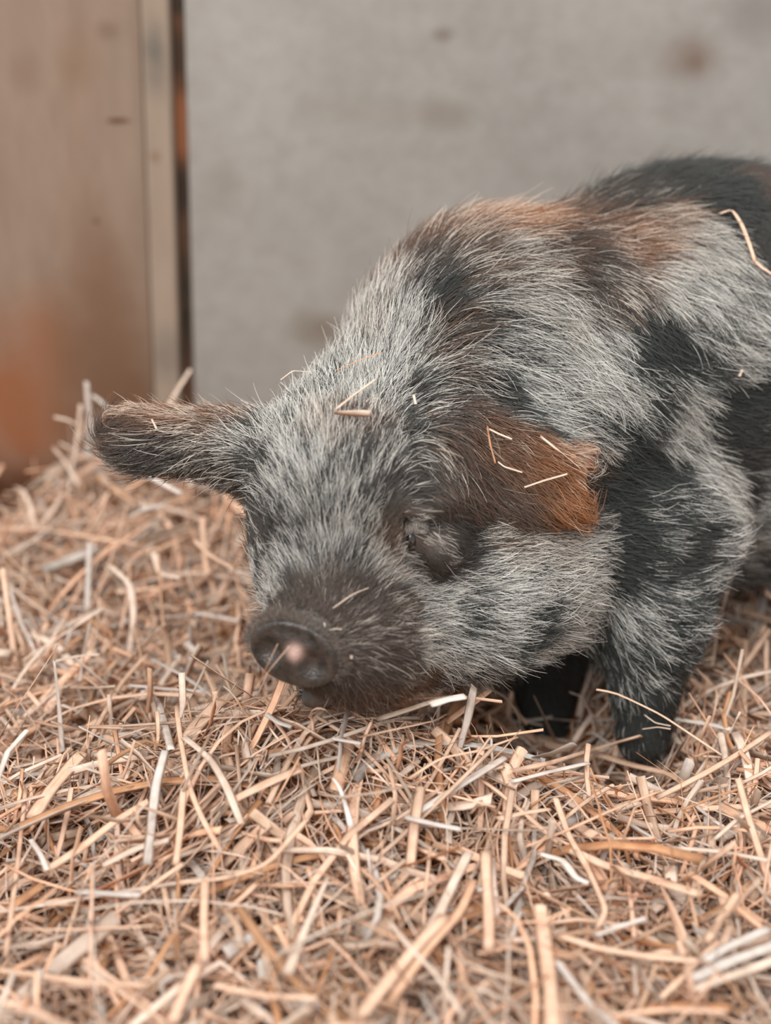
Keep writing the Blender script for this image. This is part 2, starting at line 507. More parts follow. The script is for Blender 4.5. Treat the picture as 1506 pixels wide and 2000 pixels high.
# ------------------------------------------------------------------ coat: direction, length and colour seen at points of the coat
# px, py, direction in view (dx, dy), length mm, white share, brown, ginger
A = [
    # crown and forehead
    (540, 790, -.5, -1, 17, .85, .1, 0), (600, 770, -.15, -1, 17, .95, .0, 0), (670, 770, .0, -1, 17, .95, .05, 0),
    (740, 760, .35, -1, 18, .9, .1, 0), (560, 850, -.45, -1, 15, .85, .1, 0), (640, 850, -.1, -1, 14, .75, .5, .1),
    (720, 850, .2, -1, 14, .55, .5, .05), (600, 920, -.25, -1, 13, .85, .1, 0), (680, 920, .1, -1, 13, .7, .2, 0),
    (740, 930, .4, -1, 13, .65, .3, 0), (780, 900, .5, -1, 13, .5, .4, 0), (530, 920, -.9, -.7, 14, .6, .3, 0),
    (500, 870, -1, -.4, 16, .6, .3, 0), (510, 950, -1, .1, 13, .5, .3, 0), (570, 980, -.45, -1, 12, .75, .1, 0),
    (640, 990, -.05, -1, 12, .8, .1, 0), (700, 1000, .25, -1, 12, .65, .2, 0), (600, 1050, -.2, -1, 11, .6, .2, 0),
    (660, 1050, .05, -1, 11, .85, .1, 0), (710, 1060, .4, -1, 9, .5, .4, 0), (620, 1090, -.1, -1, 9, .95, 0, 0),
    (690, 1095, .25, -1, 9, .95, 0, 0), (560, 1095, -.5, -.9, 9, .85, .1, 0), (730, 1120, .7, -.8, 9, .85, .2, 0),
    # far eye
    (530, 1010, -.5, -.9, 9, .33, .5, 0), (515, 1050, -.4, -1, 8, .38, .5, 0), (545, 1050, -.2, -1, 8, .3, .4, 0),
    (520, 1110, -.4, -.8, 7, .6, .3, 0), (515, 1160, -.6, -.5, 5, .75, .5, 0), (560, 1140, -.4, -.8, 6, .8, .3, 0),
    # muzzle patch
    (640, 1130, 0, -1, 8, .1, 1, 0), (590, 1150, -.3, -1, 6, .1, 1, 0), (560, 1185, -.4, -.6, 4, .12, 1, 0),
    (700, 1140, .4, -1, 8, .1, 1, 0), (620, 1190, .2, -.8, 4, .06, 1, 0), (690, 1190, .7, -.6, 7, .22, 1, 0),
    (750, 1180, .9, -.5, 11, .3, 1, 0), (670, 1240, .9, -.1, 6, .25, 1, 0), (730, 1240, 1, .1, 10, .35, 1, 0),
    (780, 1230, 1, 0, 12, .4, 1, 0), (700, 1300, .7, .7, 10, .3, 1, 0), (760, 1300, .7, .6, 13, .35, 1, 0),
    (660, 1340, .4, .8, 6, .1, 1, 0), (720, 1360, .5, .8, 8, .2, 1, .1), (800, 1340, .7, .6, 10, .15, 1, .2),
    (780, 1385, .6, .7, 9, .2, 1, .1), (860, 1350, .8, .5, 11, .25, .8, .1),
    # near eye
    (770, 990, .4, -.7, 8, .25, .5, 0), (820, 985, .9, -.3, 8, .2, .6, 0), (870, 1000, 1, 0, 9, .1, .7, 0),
    (765, 1050, .1, -.8, 5, .3, 1, .2), (760, 1100, .3, -.7, 6, .7, .7, .1), (730, 1030, .2, -.9, 8, .1, .5, 0),
    (822, 1003, .3, .6, 4, .7, .7, 0), (850, 1055, .5, .6, 5, .75, .8, 0), (865, 1085, .7, .3, 6, .6, .6, 0), (800, 1085, .5, .6, 4, .02, .5, 0), (840, 1120, .9, .4, 5, .1, .8, 0), (880, 1130, .9, .3, 6, .3, .6, 0), (900, 1020, .9, .2, 7, .05, .4, 0),  # dark points below the eye put the shade of its fold into the hair
    (890, 1050, .6, .5, 8, .1, .5, 0), (920, 1080, .9, -.4, 12, .45, .3, 0),
    # cheek
    (800, 1130, 1, .05, 11, .85, .4, 0), (860, 1150, 1, .05, 14, .95, .1, 0), (930, 1130, 1, -.1, 15, .95, .1, 0),
    (1000, 1080, 1, .05, 16, .85, .5, .05), (950, 1050, 1, .15, 14, .7, .7, .1), (1060, 1060, 1, .2, 17, .8, .6, .1),
    (1120, 1060, 1, .15, 18, .8, .5, 0), (1130, 1120, 1, .1, 18, .8, .4, 0), (1040, 1140, 1, .1, 17, .9, .3, 0),
    (830, 1190, 1, .15, 14, .85, .3, 0), (880, 1200, 1, .1, 15, .6, .0, 0), (960, 1200, 1, .05, 17, .9, .1, 0),
    (1030, 1200, .8, -.3, 16, .15, .0, 0), (1090, 1190, 1, .05, 18, .9, .4, 0), (820, 1250, .9, .5, 13, .85, .3, 0),
    (900, 1260, 1, .3, 16, .85, .2, 0), (980, 1260, 1, -.05, 18, .6, .0, 0), (1060, 1250, 1, -.05, 18, .8, .4, 0),
    (900, 1310, .9, .5, 15, .6, .6, 0), (960, 1310, .9, .4, 18, .6, .3, 0), (1010, 1290, .9, .2, 18, .6, .3, 0),
    # far ear
    (440, 820, -1, -.05, 14, .6, 1, .3), (440, 880, -1, .25, 22, .55, .7, 0), (440, 920, -1, .35, 20, .5, .6, 0),
    (380, 890, -1, .25, 24, .35, .6, 0), (320, 890, -1, .25, 28, .3, .6, 0), (260, 880, -1, .25, 28, .4, 1, 0),
    (350, 815, -1, .0, 12, .75, 1, .5), (280, 806, -1, .1, 10, .7, 1, .5), (250, 840, -1, .2, 6, .1, 1, .1),
    # near ear
    (840, 850, .5, .8, 18, .35, 1, .1), (870, 900, .4, .9, 17, .3, .8, .05), (830, 900, .0, 1, 14, .25, .6, 0),
    (900, 830, .9, .6, 18, .3, 1, .3), (950, 860, .9, .6, 16, .3, 1, .4), (940, 920, .7, .7, 16, .18, 1, .12),
    (900, 970, .6, .8, 18, .06, .8, .1), (970, 990, .8, .6, 20, .1, .8, .05), (1050, 905, .9, .6, 14, .35, 1, .8),
    (1010, 950, .9, .5, 18, .15, 1, .3), (1080, 930, .8, .6, 16, .3, 1, .9), (1110, 970, .6, .9, 18, .3, 1, 1),
    (1075, 985, .8, .6, 20, .25, 1, .9), (1100, 878, 1, .25, 7, .8, 1, .9), (1140, 892, 1, .2, 7, .8, 1, .8),
    (820, 950, -.2, .6, 11, .1, .5, 0), (860, 960, .6, .6, 10, .1, .8, .1),
    # neck
    (670, 720, .05, -1, 22, .95, .1, 0), (720, 680, .25, -1, 24, .95, .25, .1), (690, 650, .15, -1, 20, .9, .3, .1),
    (760, 600, .45, -1, 24, .85, .3, .1), (770, 540, .4, -.9, 20, .4, .9, .1), (790, 680, .4, -1, 24, .9, .1, 0),
    (770, 750, .35, -1, 24, .9, .05, 0), (820, 500, .7, -.8, 28, .5, 1, .2), (820, 560, .7, -.7, 22, .35, .6, 0),
    (870, 480, .9, -.5, 30, .6, 1, .4), (940, 455, 1, -.05, 32, .75, 1, .7), (900, 540, 1, -.35, 26, .6, .7, .1),
    (980, 520, 1, .0, 28, .75, .5, .1), (840, 600, .8, -.5, 20, .1, .0, 0), (860, 650, 1, -.3, 22, .25, .5, .1),
    (930, 610, 1, .0, 26, .7, .5, 0), (1000, 600, .9, .5, 28, .75, .4, 0), (830, 710, .6, -.5, 24, .65, .5, .1),
    (880, 720, .9, .4, 26, .6, .7, 0), (920, 680, .9, .3, 24, .35, .0, 0), (910, 770, .4, 1, 22, .5, .6, 0),
    (850, 780, .5, .3, 20, .25, .6, 0), (820, 800, .5, -.6, 18, .4, .3, 0), (880, 800, .8, .5, 18, .2, .7, .1),
    (950, 760, .9, .35, 20, .1, 0, 0), (950, 650, .95, .35, 24, .5, .0, 0), (790, 830, .2, -.9, 16, .5, .2, 0),
    # shoulder
    (1020, 690, .9, .5, 24, .9, .1, 0), (1000, 740, .95, .35, 22, .9, 0, 0), (1060, 800, 1, .3, 22, .95, .05, 0),
    (1100, 720, .8, .65, 24, .95, .1, 0), (1000, 820, 1, .3, 20, .25, .0, 0), (1150, 830, .9, .5, 20, .55, 0, 0),
    (1080, 600, .7, .8, 26, .85, .5, 0), (1060, 500, .9, .4, 26, .25, .5, .1), (1120, 530, .7, .7, 24, .25, .6, 0),
    (1120, 470, 1, -.1, 26, .45, 1, .2), (1070, 440, 1, -.2, 22, .25, 1, .1), (1050, 415, .9, -.4, 16, .2, 1, .1),
    (1190, 480, 1, .1, 26, .5, 1, .5), (1260, 450, 1, .2, 24, .7, .8, .3), (1180, 410, 1, -.25, 24, .3, .6, 0),
    (1270, 380, 1, -.2, 24, .15, .2, 0), (1380, 390, 1, .1, 24, .12, .0, 0), (1340, 340, 1, -.25, 20, .12, .2, 0),
    (1450, 330, 1, -.2, 22, .2, .2, 0), (1480, 380, 1, .3, 22, .15, .8, .1), (1430, 430, .8, .7, 22, .15, .2, 0),
    (1260, 540, .8, .6, 26, .9, .3, 0), (1340, 480, .8, .6, 26, .9, .4, 0), (1340, 560, .8, .7, 26, .9, .1, 0),
    (1430, 540, .7, .7, 26, .75, .1, 0), (1490, 500, .6, .8, 22, .3, .3, 0), (1480, 620, .7, .7, 24, .9, .05, 0),
    (1180, 560, .8, .6, 24, .6, .7, .1), (1200, 600, .6, .8, 22, .3, .0, 0), (1250, 620, .6, .8, 16, .04, 0, 0),
    (1290, 660, .7, .6, 16, .04, 0, 0), (1230, 670, .8, .6, 16, .08, 0, 0), (1350, 640, .7, .6, 24, .75, .1, 0),
    (1150, 640, .7, .8, 22, .85, .1, 0), (1180, 740, .8, .7, 24, .9, .05, 0), (1250, 760, .75, .7, 22, .3, 0, 0),
    (1330, 720, .9, .3, 22, .55, 0, 0), (1410, 690, .9, .4, 24, .85, .2, 0), (1220, 820, .8, .6, 20, .25, 0, 0),
    (1290, 830, .75, .75, 24, .95, .1, 0), (1240, 720, .8, .6, 22, .7, .05, 0), (1340, 900, .75, .7, 24, .95, .25, 0),
    (1380, 960, .8, .5, 22, .9, .2, 0), (1310, 770, .8, .6, 22, .85, .2, 0),
    # flank
    (1400, 770, .9, .1, 14, .05, 0, 0), (1430, 840, .8, .3, 14, .02, .2, 0), (1440, 930, .8, .1, 14, .02, .3, 0),
    (1480, 760, .9, -.3, 16, .08, 0, 0), (1500, 850, .8, -.4, 18, .5, .3, 0), (1500, 930, .9, -.3, 18, .65, .2, 0),
    (1470, 700, .9, .0, 18, .3, 0, 0), (1250, 910, .8, .5, 16, .03, 0, 0), (1290, 900, .9, .4, 14, .04, 0, 0),
    (1200, 900, .9, .4, 16, .06, 0, 0), (1180, 980, .9, .1, 12, .03, 0, 0), (1240, 970, 1, .1, 18, .42, 0, 0),
    (1320, 980, 1, .1, 20, .55, .1, 0), (1270, 1020, 1, .1, 20, .5, 0, 0), (1350, 1030, 1, .1, 20, .3, 0, 0),
    (1400, 1030, 1, -.1, 20, .8, .1, 0), (1460, 1010, 1, -.25, 20, .75, .2, 0), (1440, 1070, 1, -.15, 18, .65, .5, 0),
    (1490, 1080, 1, -.2, 18, .5, .2, 0), (1340, 1070, 1, .0, 12, .02, .3, 0), (1300, 1110, 1, .0, 13, .04, .2, 0),
    (1230, 1060, 1, .05, 18, .3, 0, 0), (1190, 1080, 1, .1, 12, .04, 0, 0), (1480, 1120, 1, -.05, 14, .1, 0, 0),
    # near leg
    (1180, 1150, .6, .8, 16, .45, 0, 0), (1230, 1150, .9, .4, 20, .58, .0, 0), (1300, 1150, 1, -.1, 18, .58, 0, 0),
    (1370, 1130, 1, -.25, 18, .65, .1, 0), (1200, 1200, .5, .8, 16, .5, 0, 0), (1260, 1210, .9, .4, 18, .52, 0, 0),
    (1330, 1200, 1, -.1, 18, .5, 0, 0), (1380, 1200, 1, -.2, 12, .3, 0, 0), (1240, 1270, .7, .6, 14, .48, 0, 0),
    (1310, 1270, .9, .2, 14, .46, 0, 0), (1230, 1330, .5, .8, 10, .36, 0, 0), (1290, 1330, .7, .6, 10, .33, .1, 0),
    (1240, 1400, .3, .9, 6, .26, 0, 0), (1280, 1400, .3, .9, 6, .24, 0, 0), (1255, 1460, .1, 1, 5, .25, 0, 0),
    # far leg
    (1050, 1330, .1, 1, 7, .22, .2, 0), (1090, 1330, .2, 1, 7, .05, .3, 0), (1055, 1420, .0, 1, 6, .25, 0, 0),
]
A = np.array(A, float)
ap, ok = trace(A[:, 0], A[:, 1])
A = A[ok]; ap = ap[ok]
an = grad(ap)
ad = (rays(A[:, 0] + 0.0, A[:, 1]) * 0 + A[:, 2:3] * RGT + (-A[:, 3:4]) * UPV)
ad /= np.linalg.norm(ad, axis=1, keepdims=True)
nf = an @ FWD
nf = np.where(np.abs(nf) < 0.25, -0.25, nf)
ad = ad - ((an * ad).sum(1) / nf)[:, None] * FWD
ad = ad - (an * ad).sum(1, keepdims=True) * an
ad /= np.linalg.norm(ad, axis=1, keepdims=True)


def vnoise(p, s, seed):
    """smooth value noise"""
    q = np.asarray(p) * s
    i = np.floor(q).astype(np.int64); f = q - i
    f = f * f * (3 - 2 * f)
    out = 0
    for a in (0, 1):
        for b_ in (0, 1):
            for c in (0, 1):
                h = (i[:, 0] + a) * 374761393 + (i[:, 1] + b_) * 668265263 + (i[:, 2] + c) * 2147483647 + seed * 144665
                h = (h ^ (h >> 13)) * 1274126177
                h = ((h ^ (h >> 16)) & 0xffff) / 65535.0
                out = out + h * (f[:, 0] if a else 1 - f[:, 0]) * (f[:, 1] if b_ else 1 - f[:, 1]) * (f[:, 2] if c else 1 - f[:, 2])
    return out


BACK = np.array([0.80, 0.42, -0.25])


def coat(p, n, warp=True):
    """flow direction, length (m), white share, brown, ginger at points of the skin"""
    D = np.empty((len(p), 3)); Q = np.empty((len(p), 4))
    for s in range(0, len(p), 20000):
        pp, nn = p[s:s + 20000], n[s:s + 20000]
        d2 = ((pp[:, None, :] - ap[None]) ** 2).sum(2)
        al = np.clip(nn @ an.T, -1, 1)
        pen = (1 - al) * 0.0008
        w = np.exp(-(d2 + pen) / (2 * 0.011 ** 2))
        D[s:s + 20000] = w @ ad + 1e-5 * BACK
        wsum = w.sum(1)
        pq = pp
        if warp:
            off = np.stack([vnoise(pp, 130, k) - .5 for k in (1, 2, 3)], 1) * 0.010
            pq = pp + off
        d2 = ((pq[:, None, :] - ap[None]) ** 2).sum(2)
        w = np.exp(-(d2 + pen) / (2 * 0.0065 ** 2))
        t = w.sum(1)[:, None] + 1e-7
        Q[s:s + 20000] = (w @ A[:, 4:8] + 1e-7 * np.array([18, .5, .15, 0.02])) / t
    D = D - (D * n).sum(1, keepdims=True) * n
    D /= np.linalg.norm(D, axis=1, keepdims=True) + 1e-9
    return D, Q[:, 0] * 0.001, Q[:, 1], Q[:, 2], Q[:, 3]


# ------------------------------------------------------------------ the piglet
pig = bpy.data.objects.new('piglet', None)
pig.empty_display_size = 0.05
COL.objects.link(pig)
PIG0 = np.array([0.12, 0.72, 0.0])
pig.location = PIG0
tag(pig, 'shaggy grey, black and ginger piglet standing in straw with lowered head', 'pig')

sm, N, L, b = new_mat('piglet_skin', 0.55, 0.35)
at = N.new('ShaderNodeAttribute'); at.attribute_name = 'skin_colour'
tc = N.new('ShaderNodeTexCoord')
nn_ = noise(N, L, tc.outputs['Object'], 180, 4)
c = mix(N, L, 0.5, at.outputs['Color'], ramp(N, L, nn_, [(0.3, (0.35, 0.35, 0.35, 1)), (0.7, (0.65, 0.65, 0.65, 1))]), 'OVERLAY')
L.new(c, b.inputs['Base Color'])
bp = N.new('ShaderNodeBump'); bp.inputs['Strength'].default_value = 0.5; bp.inputs['Distance'].default_value = 0.001
L.new(noise(N, L, tc.outputs['Object'], 900, 3), bp.inputs['Height']); L.new(bp.outputs[0], b.inputs['Normal'])
body = mesh_obj('body', V - PIG0, quads, sm, pig)
vn = grad(V)
_, _, w_, br_, gi_ = coat(V, vn)
K0 = np.array([0.026, 0.031, 0.029]); K1 = np.array([0.055, 0.036, 0.026]); K2 = np.array([0.16, 0.065, 0.025])
skin = K0 + (K1 - K0) * br_[:, None] + (K2 - K1) * gi_[:, None] + np.array([0.10, 0.09, 0.085]) * (w_ ** 1.5)[:, None]
eye_fold = np.full(len(V), 1.0)
for a, b_, r_, k_ in CUT[:6]:
    eye_fold = np.minimum(eye_fold, prim_d('c', (a, b_, 0.002, 0.002), V))
skin = np.where(eye_fold[:, None] < 0.0008, skin * 0.25, skin)       # eyelid rims and eye fold blackened, crease shade put into the skin
ca = body.data.color_attributes.new('skin_colour', 'FLOAT_COLOR', 'POINT')
ca.data.foreach_set('color', np.concatenate([skin, np.ones((len(skin), 1))], 1).astype(np.float32).ravel())

hm = bpy.data.materials.new('piglet_hair')
hm.use_nodes = True
N, L = hm.node_tree.nodes, hm.node_tree.links
b = N['Principled BSDF']
b.inputs['Roughness'].default_value = 0.42
b.inputs['Specular IOR Level'].default_value = 0.45
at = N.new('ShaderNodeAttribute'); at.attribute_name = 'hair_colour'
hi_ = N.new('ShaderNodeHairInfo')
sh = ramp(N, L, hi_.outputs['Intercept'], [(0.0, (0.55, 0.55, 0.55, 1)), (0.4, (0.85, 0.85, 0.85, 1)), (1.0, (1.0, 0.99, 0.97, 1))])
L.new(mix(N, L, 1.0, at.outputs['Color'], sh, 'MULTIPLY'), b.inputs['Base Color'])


def sample_surface(n, Vv, F4, weight):
    a, b_, c, d = (Vv[F4[:, i]] for i in range(4))
    ar = np.linalg.norm(np.cross(c - a, d - b_), axis=1) * 0.5 * weight
    idx = rng.choice(len(F4), n, p=ar / ar.sum())
    u, v = rng.random((2, n, 1))
    p = (a[idx] * (1 - u) + b_[idx] * u) * (1 - v) + (d[idx] * (1 - u) + c[idx] * u) * v
    return p


fc = V[quads].mean(1)
fn = grad(fc)
facing = -(fn * ((fc - CAM) / np.linalg.norm(fc - CAM, axis=1, keepdims=True))).sum(1)
wt = np.where(facing > -0.15, 1.0, 0.35)
wt = wt * np.where(fc[:, 0] > 0.30, 0.35, 1.0)
wt = wt * np.where((fc[:, 1] < 0.625) & (fc[:, 2] < 0.16), 2.2, 1.0)
# the bare disc of the snout and the wet rim of the eye carry no coat
DISC = P(572, 1272, .572)
EYE = P(795, 1062, .606)
EYE2 = P(520, 1042, .640)
NH = 270000
root = sample_surface(NH, V, quads, wt)
lipc = P(612, 1366, .59)
keep = (np.linalg.norm(root - DISC, axis=1) > 0.0175) & (np.linalg.norm(root - lipc, axis=1) > 0.009) & (np.linalg.norm(root - EYE, axis=1) > 0.004)
for a, b_, r_, k_ in CUT[:6]:
    keep &= prim_d('c', (a, b_, 0.0021, 0.0021), root) > 0
root = root[keep]
nrm = grad(root)
flow, ln, wh, brn, gin = coat(root, nrm)

# tufts: hairs lean towards the tip of the nearest guide
NG = 26000
gi = rng.choice(len(root), NG, replace=False)
from mathutils.kdtree import KDTree
kd = KDTree(NG)
for k, i in enumerate(gi):
    kd.insert(root[i], k)
kd.balance()
near_g = np.fromiter((kd.find(r)[1] for r in root), dtype=np.int64, count=len(root))
seg = 6


def grow(root, nrm, flow, ln, lift0, lift1, wobble, seed):
    r = np.random.default_rng(seed)
    n = len(root)
    pts = np.empty((n, seg, 3))
    cur = root - nrm * 0.0008
    pts[:, 0] = cur
    d = flow + r.normal(0, wobble, (n, 3))
    side = np.cross(nrm, flow)
    curl = r.normal(0, 0.10, (n, 1))
    nn = nrm
    for s in range(1, seg):
        t = s / (seg - 1)
        d = d - (d * nn).sum(1, keepdims=True) * nn
        d = d / (np.linalg.norm(d, axis=1, keepdims=True) + 1e-9)
        a = (lift0 * (1 - t) + lift1 * t)[:, None]
        stepv = d * np.cos(a) + nn * np.sin(a)
        cur = cur + stepv * (ln / (seg - 1))[:, None]
        pts[:, s] = cur
        d = d + side * curl
        if s < seg - 1:
            nn = grad(cur)
            sd = sdf(cur)
            cur = cur + nn * np.clip(0.0006 - sd, 0, 0.004)[:, None]
            pts[:, s] = cur
    return pts


r2 = np.random.default_rng(3)
lenf = ln * (0.75 + 0.5 * r2.random(len(root)))
lift0 = np.radians(30) + r2.normal(0, 0.16, len(root))
lift1 = np.radians(4) + r2.normal(0, 0.16, len(root))
pts = grow(root, nrm, flow, lenf, lift0, lift1, 0.13, 11)
# clumping
gp = pts[gi][near_g]
tt = np.linspace(0, 1, seg)[None, :, None]
cl = (0.10 + 0.5 * r2.random((len(root), 1, 1))) * tt ** 1.2
pts = pts + (gp - pts) * cl
# stray hairs
stray = r2.random(len(root)) < 0.05
pts[stray] += (nrm[stray][:, None, :] * tt ** 1.5 * 0.004 + r2.normal(0, 0.0022, (stray.sum(), 1, 3)) * tt)

# colour of each hair: tufts are mostly of one colour
tuft = r2.random(NG)[near_g]
u = 0.55 * r2.random(len(root)) + 0.45 * tuft
streak = vnoise(root, 210, 9) - .5
wh = np.where(brn > 0.85, wh, np.clip(0.45 + (wh - 0.45) * 1.3, 0.01, 1.0))
white = u < np.clip(wh * 0.71 + streak * 0.5 * np.clip(wh * (1.15 - wh) * 4, 0, 1), 0, 1)
HW = np.array([0.57, 0.565, 0.53]); HT = np.array([0.47, 0.39, 0.32]); HG = np.array([0.62, 0.38, 0.24])
HK = np.array([0.030, 0.036, 0.034]); HB = np.array([0.085, 0.060, 0.047]); HO = np.array([0.36, 0.145, 0.055])
bb = np.clip(brn + r2.normal(0, .12, len(root)), 0, 1)[:, None]
gg = np.clip(gin + r2.normal(0, .12, len(root)), 0, 1)[:, None] * (gin[:, None] > 0.02)
lightc = HW + (HT - HW) * bb * 0.75 + (HG - HT) * gg
darkc = HK + (HB - HK) * bb + (HO - HB) * gg
hc = np.where(white[:, None], lightc, darkc)
hc = hc * (0.50 + 0.75 * r2.random((len(root), 1)))

def hair_object(name, pts, colr, rad, parent, label=None):
    n = len(pts)
    cv = bpy.data.hair_curves.new(name)
    cv.add_curves([pts.shape[1]] * n)
    cv.points.foreach_set('position', (pts - PIG0).astype(np.float32).ravel())
    ra = cv.attributes.get('radius') or cv.attributes.new('radius', 'FLOAT', 'POINT')
    prof = np.interp(np.linspace(0, 1, pts.shape[1]), [0, .5, 1], [1, .85, .25])
    ra.data.foreach_set('value', (rad[:, None] * prof[None]).astype(np.float32).ravel())
    cc = cv.attributes.new('hair_colour', 'FLOAT_COLOR', 'CURVE')
    cc.data.foreach_set('color', np.concatenate([colr, np.ones((n, 1))], 1).astype(np.float32).ravel())
    cv.materials.append(hm)
    o = bpy.data.objects.new(name, cv)
    COL.objects.link(o)
    o.parent = parent
    if label:
        o['label'] = label
    return o


rad = 0.00013 * (0.8 + 0.5 * r2.random(len(root))) * np.clip(lenf / 0.014, 0.6, 1.1)
onear = (sdf(root, NBODY, cuts=False) > 0.0035)
fe = onear & (root[:, 0] < -0.03)
ne = onear & (root[:, 0] >= -0.03)
muz = (brn > 0.8) & (gin < 0.3) & (root[:, 1] < 0.625) & ~onear & (root[:, 2] < P(640, 1110, .6)[2])
rest = ~(fe | ne | muz)
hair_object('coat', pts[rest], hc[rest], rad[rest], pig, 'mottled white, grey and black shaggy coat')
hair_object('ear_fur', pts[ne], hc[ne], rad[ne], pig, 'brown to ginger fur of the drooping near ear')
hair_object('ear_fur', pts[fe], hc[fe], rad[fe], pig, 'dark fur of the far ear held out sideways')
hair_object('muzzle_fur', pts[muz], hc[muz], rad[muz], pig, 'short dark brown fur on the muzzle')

# snout disc
dm, N, L, b = new_mat('snout_skin', 0.36, 0.5)
tc = N.new('ShaderNodeTexCoord')
base = ramp(N, L, noise(N, L, tc.outputs['Object'], 260, 4), [(0.3, (0.012, 0.012, 0.011, 1)), (0.7, (0.060, 0.047, 0.039, 1))])
at = N.new('ShaderNodeAttribute'); at.attribute_name = 'patch'
L.new(mix(N, L, at.outputs['Fac'], base, (0.55, 0.38, 0.33, 1)), b.inputs['Base Color'])
bp = N.new('ShaderNodeBump'); bp.inputs['Strength'].default_value = 0.6; bp.inputs['Distance'].default_value = 0.0004
vo = N.new('ShaderNodeTexVoronoi'); vo.inputs['Scale'].default_value = 900
L.new(tc.outputs['Object'], vo.inputs['Vector'])
L.new(vo.outputs['Distance'], bp.inputs['Height']); L.new(bp.outputs[0], b.inputs['Normal'])

dz = np.array([-0.27, -0.95, -0.10]); dz /= np.linalg.norm(dz)      # the way the disc faces
dx = np.cross(dz, [0, 0, 1.0]); dx /= np.linalg.norm(dx); dx = -dx if dx[0] < 0 else dx
dy = np.cross(dx, dz); dy = -dy if dy[2] < 0 else dy
ca_, sa_ = math.cos(math.radians(-14)), math.sin(math.radians(-14))
ax, ay = dx * ca_ + dy * sa_, -dx * sa_ + dy * ca_
NR, NT = 44, 96
rr = np.linspace(0, 1, NR)[:, None]; th = np.linspace(0, 2 * math.pi, NT, endpoint=False)[None]
U = rr * np.cos(th); W = rr * np.sin(th)
H = 0.0034 * (1 - rr ** 3) + 0 * th
H = H + 0.0006 * np.exp(-((rr - 0.86) / 0.12) ** 2) * (1 + 0.9 * np.sin(th))
for (nx, nz) in ((-0.46, -0.06), (0.42, -0.06)):
    q = ((U - nx) / 0.24) ** 2 + ((W - nz) / 0.34) ** 2
    H = H - 0.0036 * np.exp(-q ** 1.2)
    H = H + 0.0004 * np.exp(-((np.sqrt(q) - 1.5) / 0.4) ** 2)
H = H - 0.0009 * np.exp(-(U / 0.08) ** 2) * np.exp(-((W + .55) / .3) ** 2)
H = H - np.where(rr > 0.9, (rr - 0.9) * 0.09, 0)
RX, RZ = 0.0212, 0.0168
SD = P(576, 1276, .5700)
pv = SD + (U * RX)[..., None] * ax + (W * RZ)[..., None] * ay + H[..., None] * dz
ver = pv.reshape(-1, 3)
ring = np.arange(NT)
fs = []
for i in range(NR - 1):
    a0, a1 = i * NT + ring, i * NT + (ring + 1) % NT
    fs.append(np.stack([a0, a0 + NT, a1 + NT, a1], 1))
# skirt running back into the muzzle
back = pv[-1] - dz * 0.014 - (pv[-1] - SD) * 0.30
ver = np.concatenate([ver, back])
i0 = (NR - 1) * NT
fs.append(np.stack([i0 + ring, i0 + NT + ring, i0 + NT + (ring + 1) % NT, i0 + (ring + 1) % NT], 1))
snout = mesh_obj('snout', ver - PIG0, np.concatenate(fs), dm, pig)
snout['label'] = 'dark bare snout disc with a small pink patch'
pt = np.exp(-(((U - 0.03) / 0.17) ** 2 + ((W - 0.16) / 0.24) ** 2) ** 1.3).ravel()
pt = np.concatenate([pt, np.zeros(NT)])
aa = snout.data.attributes.new('patch', 'FLOAT', 'POINT')
aa.data.foreach_set('value', pt.astype(np.float32))

# short bristles over the rolled upper edge of the snout
nb = 1500
bt = np.radians(rng.uniform(-25, 205, nb)); brr = rng.uniform(0.80, 1.10, nb)
inn = np.minimum(brr, 1.0)
bp0 = SD + (inn * np.cos(bt) * RX)[:, None] * ax + (inn * np.sin(bt) * RZ)[:, None] * ay + (0.0010 - np.maximum(inn - .9, 0) * 0.02)[:, None] * dz - (np.maximum(brr - 1, 0) * 0.05)[:, None] * dz
rad_d = np.cos(bt)[:, None] * ax + np.sin(bt)[:, None] * ay
bl = rng.uniform(0.002, 0.0042, nb)[:, None]
bpts = np.stack([bp0 + (rad_d * 0.75 - dz * 0.55 * (t ** .7) + dz * 0.25 + rng.normal(0, .12, (nb, 3))) * bl * t for t in np.linspace(0, 1, seg)], 1)
bcol = np.array([0.13, 0.10, 0.08]) * rng.uniform(0.4, 1.8, (nb, 1))
hair_object('snout_bristle', bpts, bcol, np.full(nb, 0.00008), pig)

# eyes, sunk in their folds
em, N, L, b = new_mat('wet_dark_eye', 0.06, 0.7)
b.inputs['Base Color'].default_value = (0.012, 0.010, 0.009, 1)
def ball(name, c, r, mat, parent):
    v, f = [], []
    n1, n2 = 14, 24
    for i in range(n1 + 1):
        for j in range(n2):
            a, t = math.pi * i / n1, 2 * math.pi * j / n2
            v.append((c[0] + r[0] * math.sin(a) * math.cos(t), c[1] + r[1] * math.sin(a) * math.sin(t), c[2] + r[2] * math.cos(a)))
    for i in range(n1):
        for j in range(n2):
            f.append((i * n2 + j, (i + 1) * n2 + j, (i + 1) * n2 + (j + 1) % n2, i * n2 + (j + 1) % n2))
    return mesh_obj(name, np.array(v) - PIG0, f, mat, parent)
e3, _k = trace(np.array([802., 522.]), np.array([1058., 1042.]))
ball('eye', e3[0] + np.array([0, 0.0010, 0]), (0.0024, 0.0026, 0.0042), em, pig)
ball('eye', e3[1] + np.array([0, 0.0018, 0]), (0.0024, 0.0030, 0.0035), em, pig)

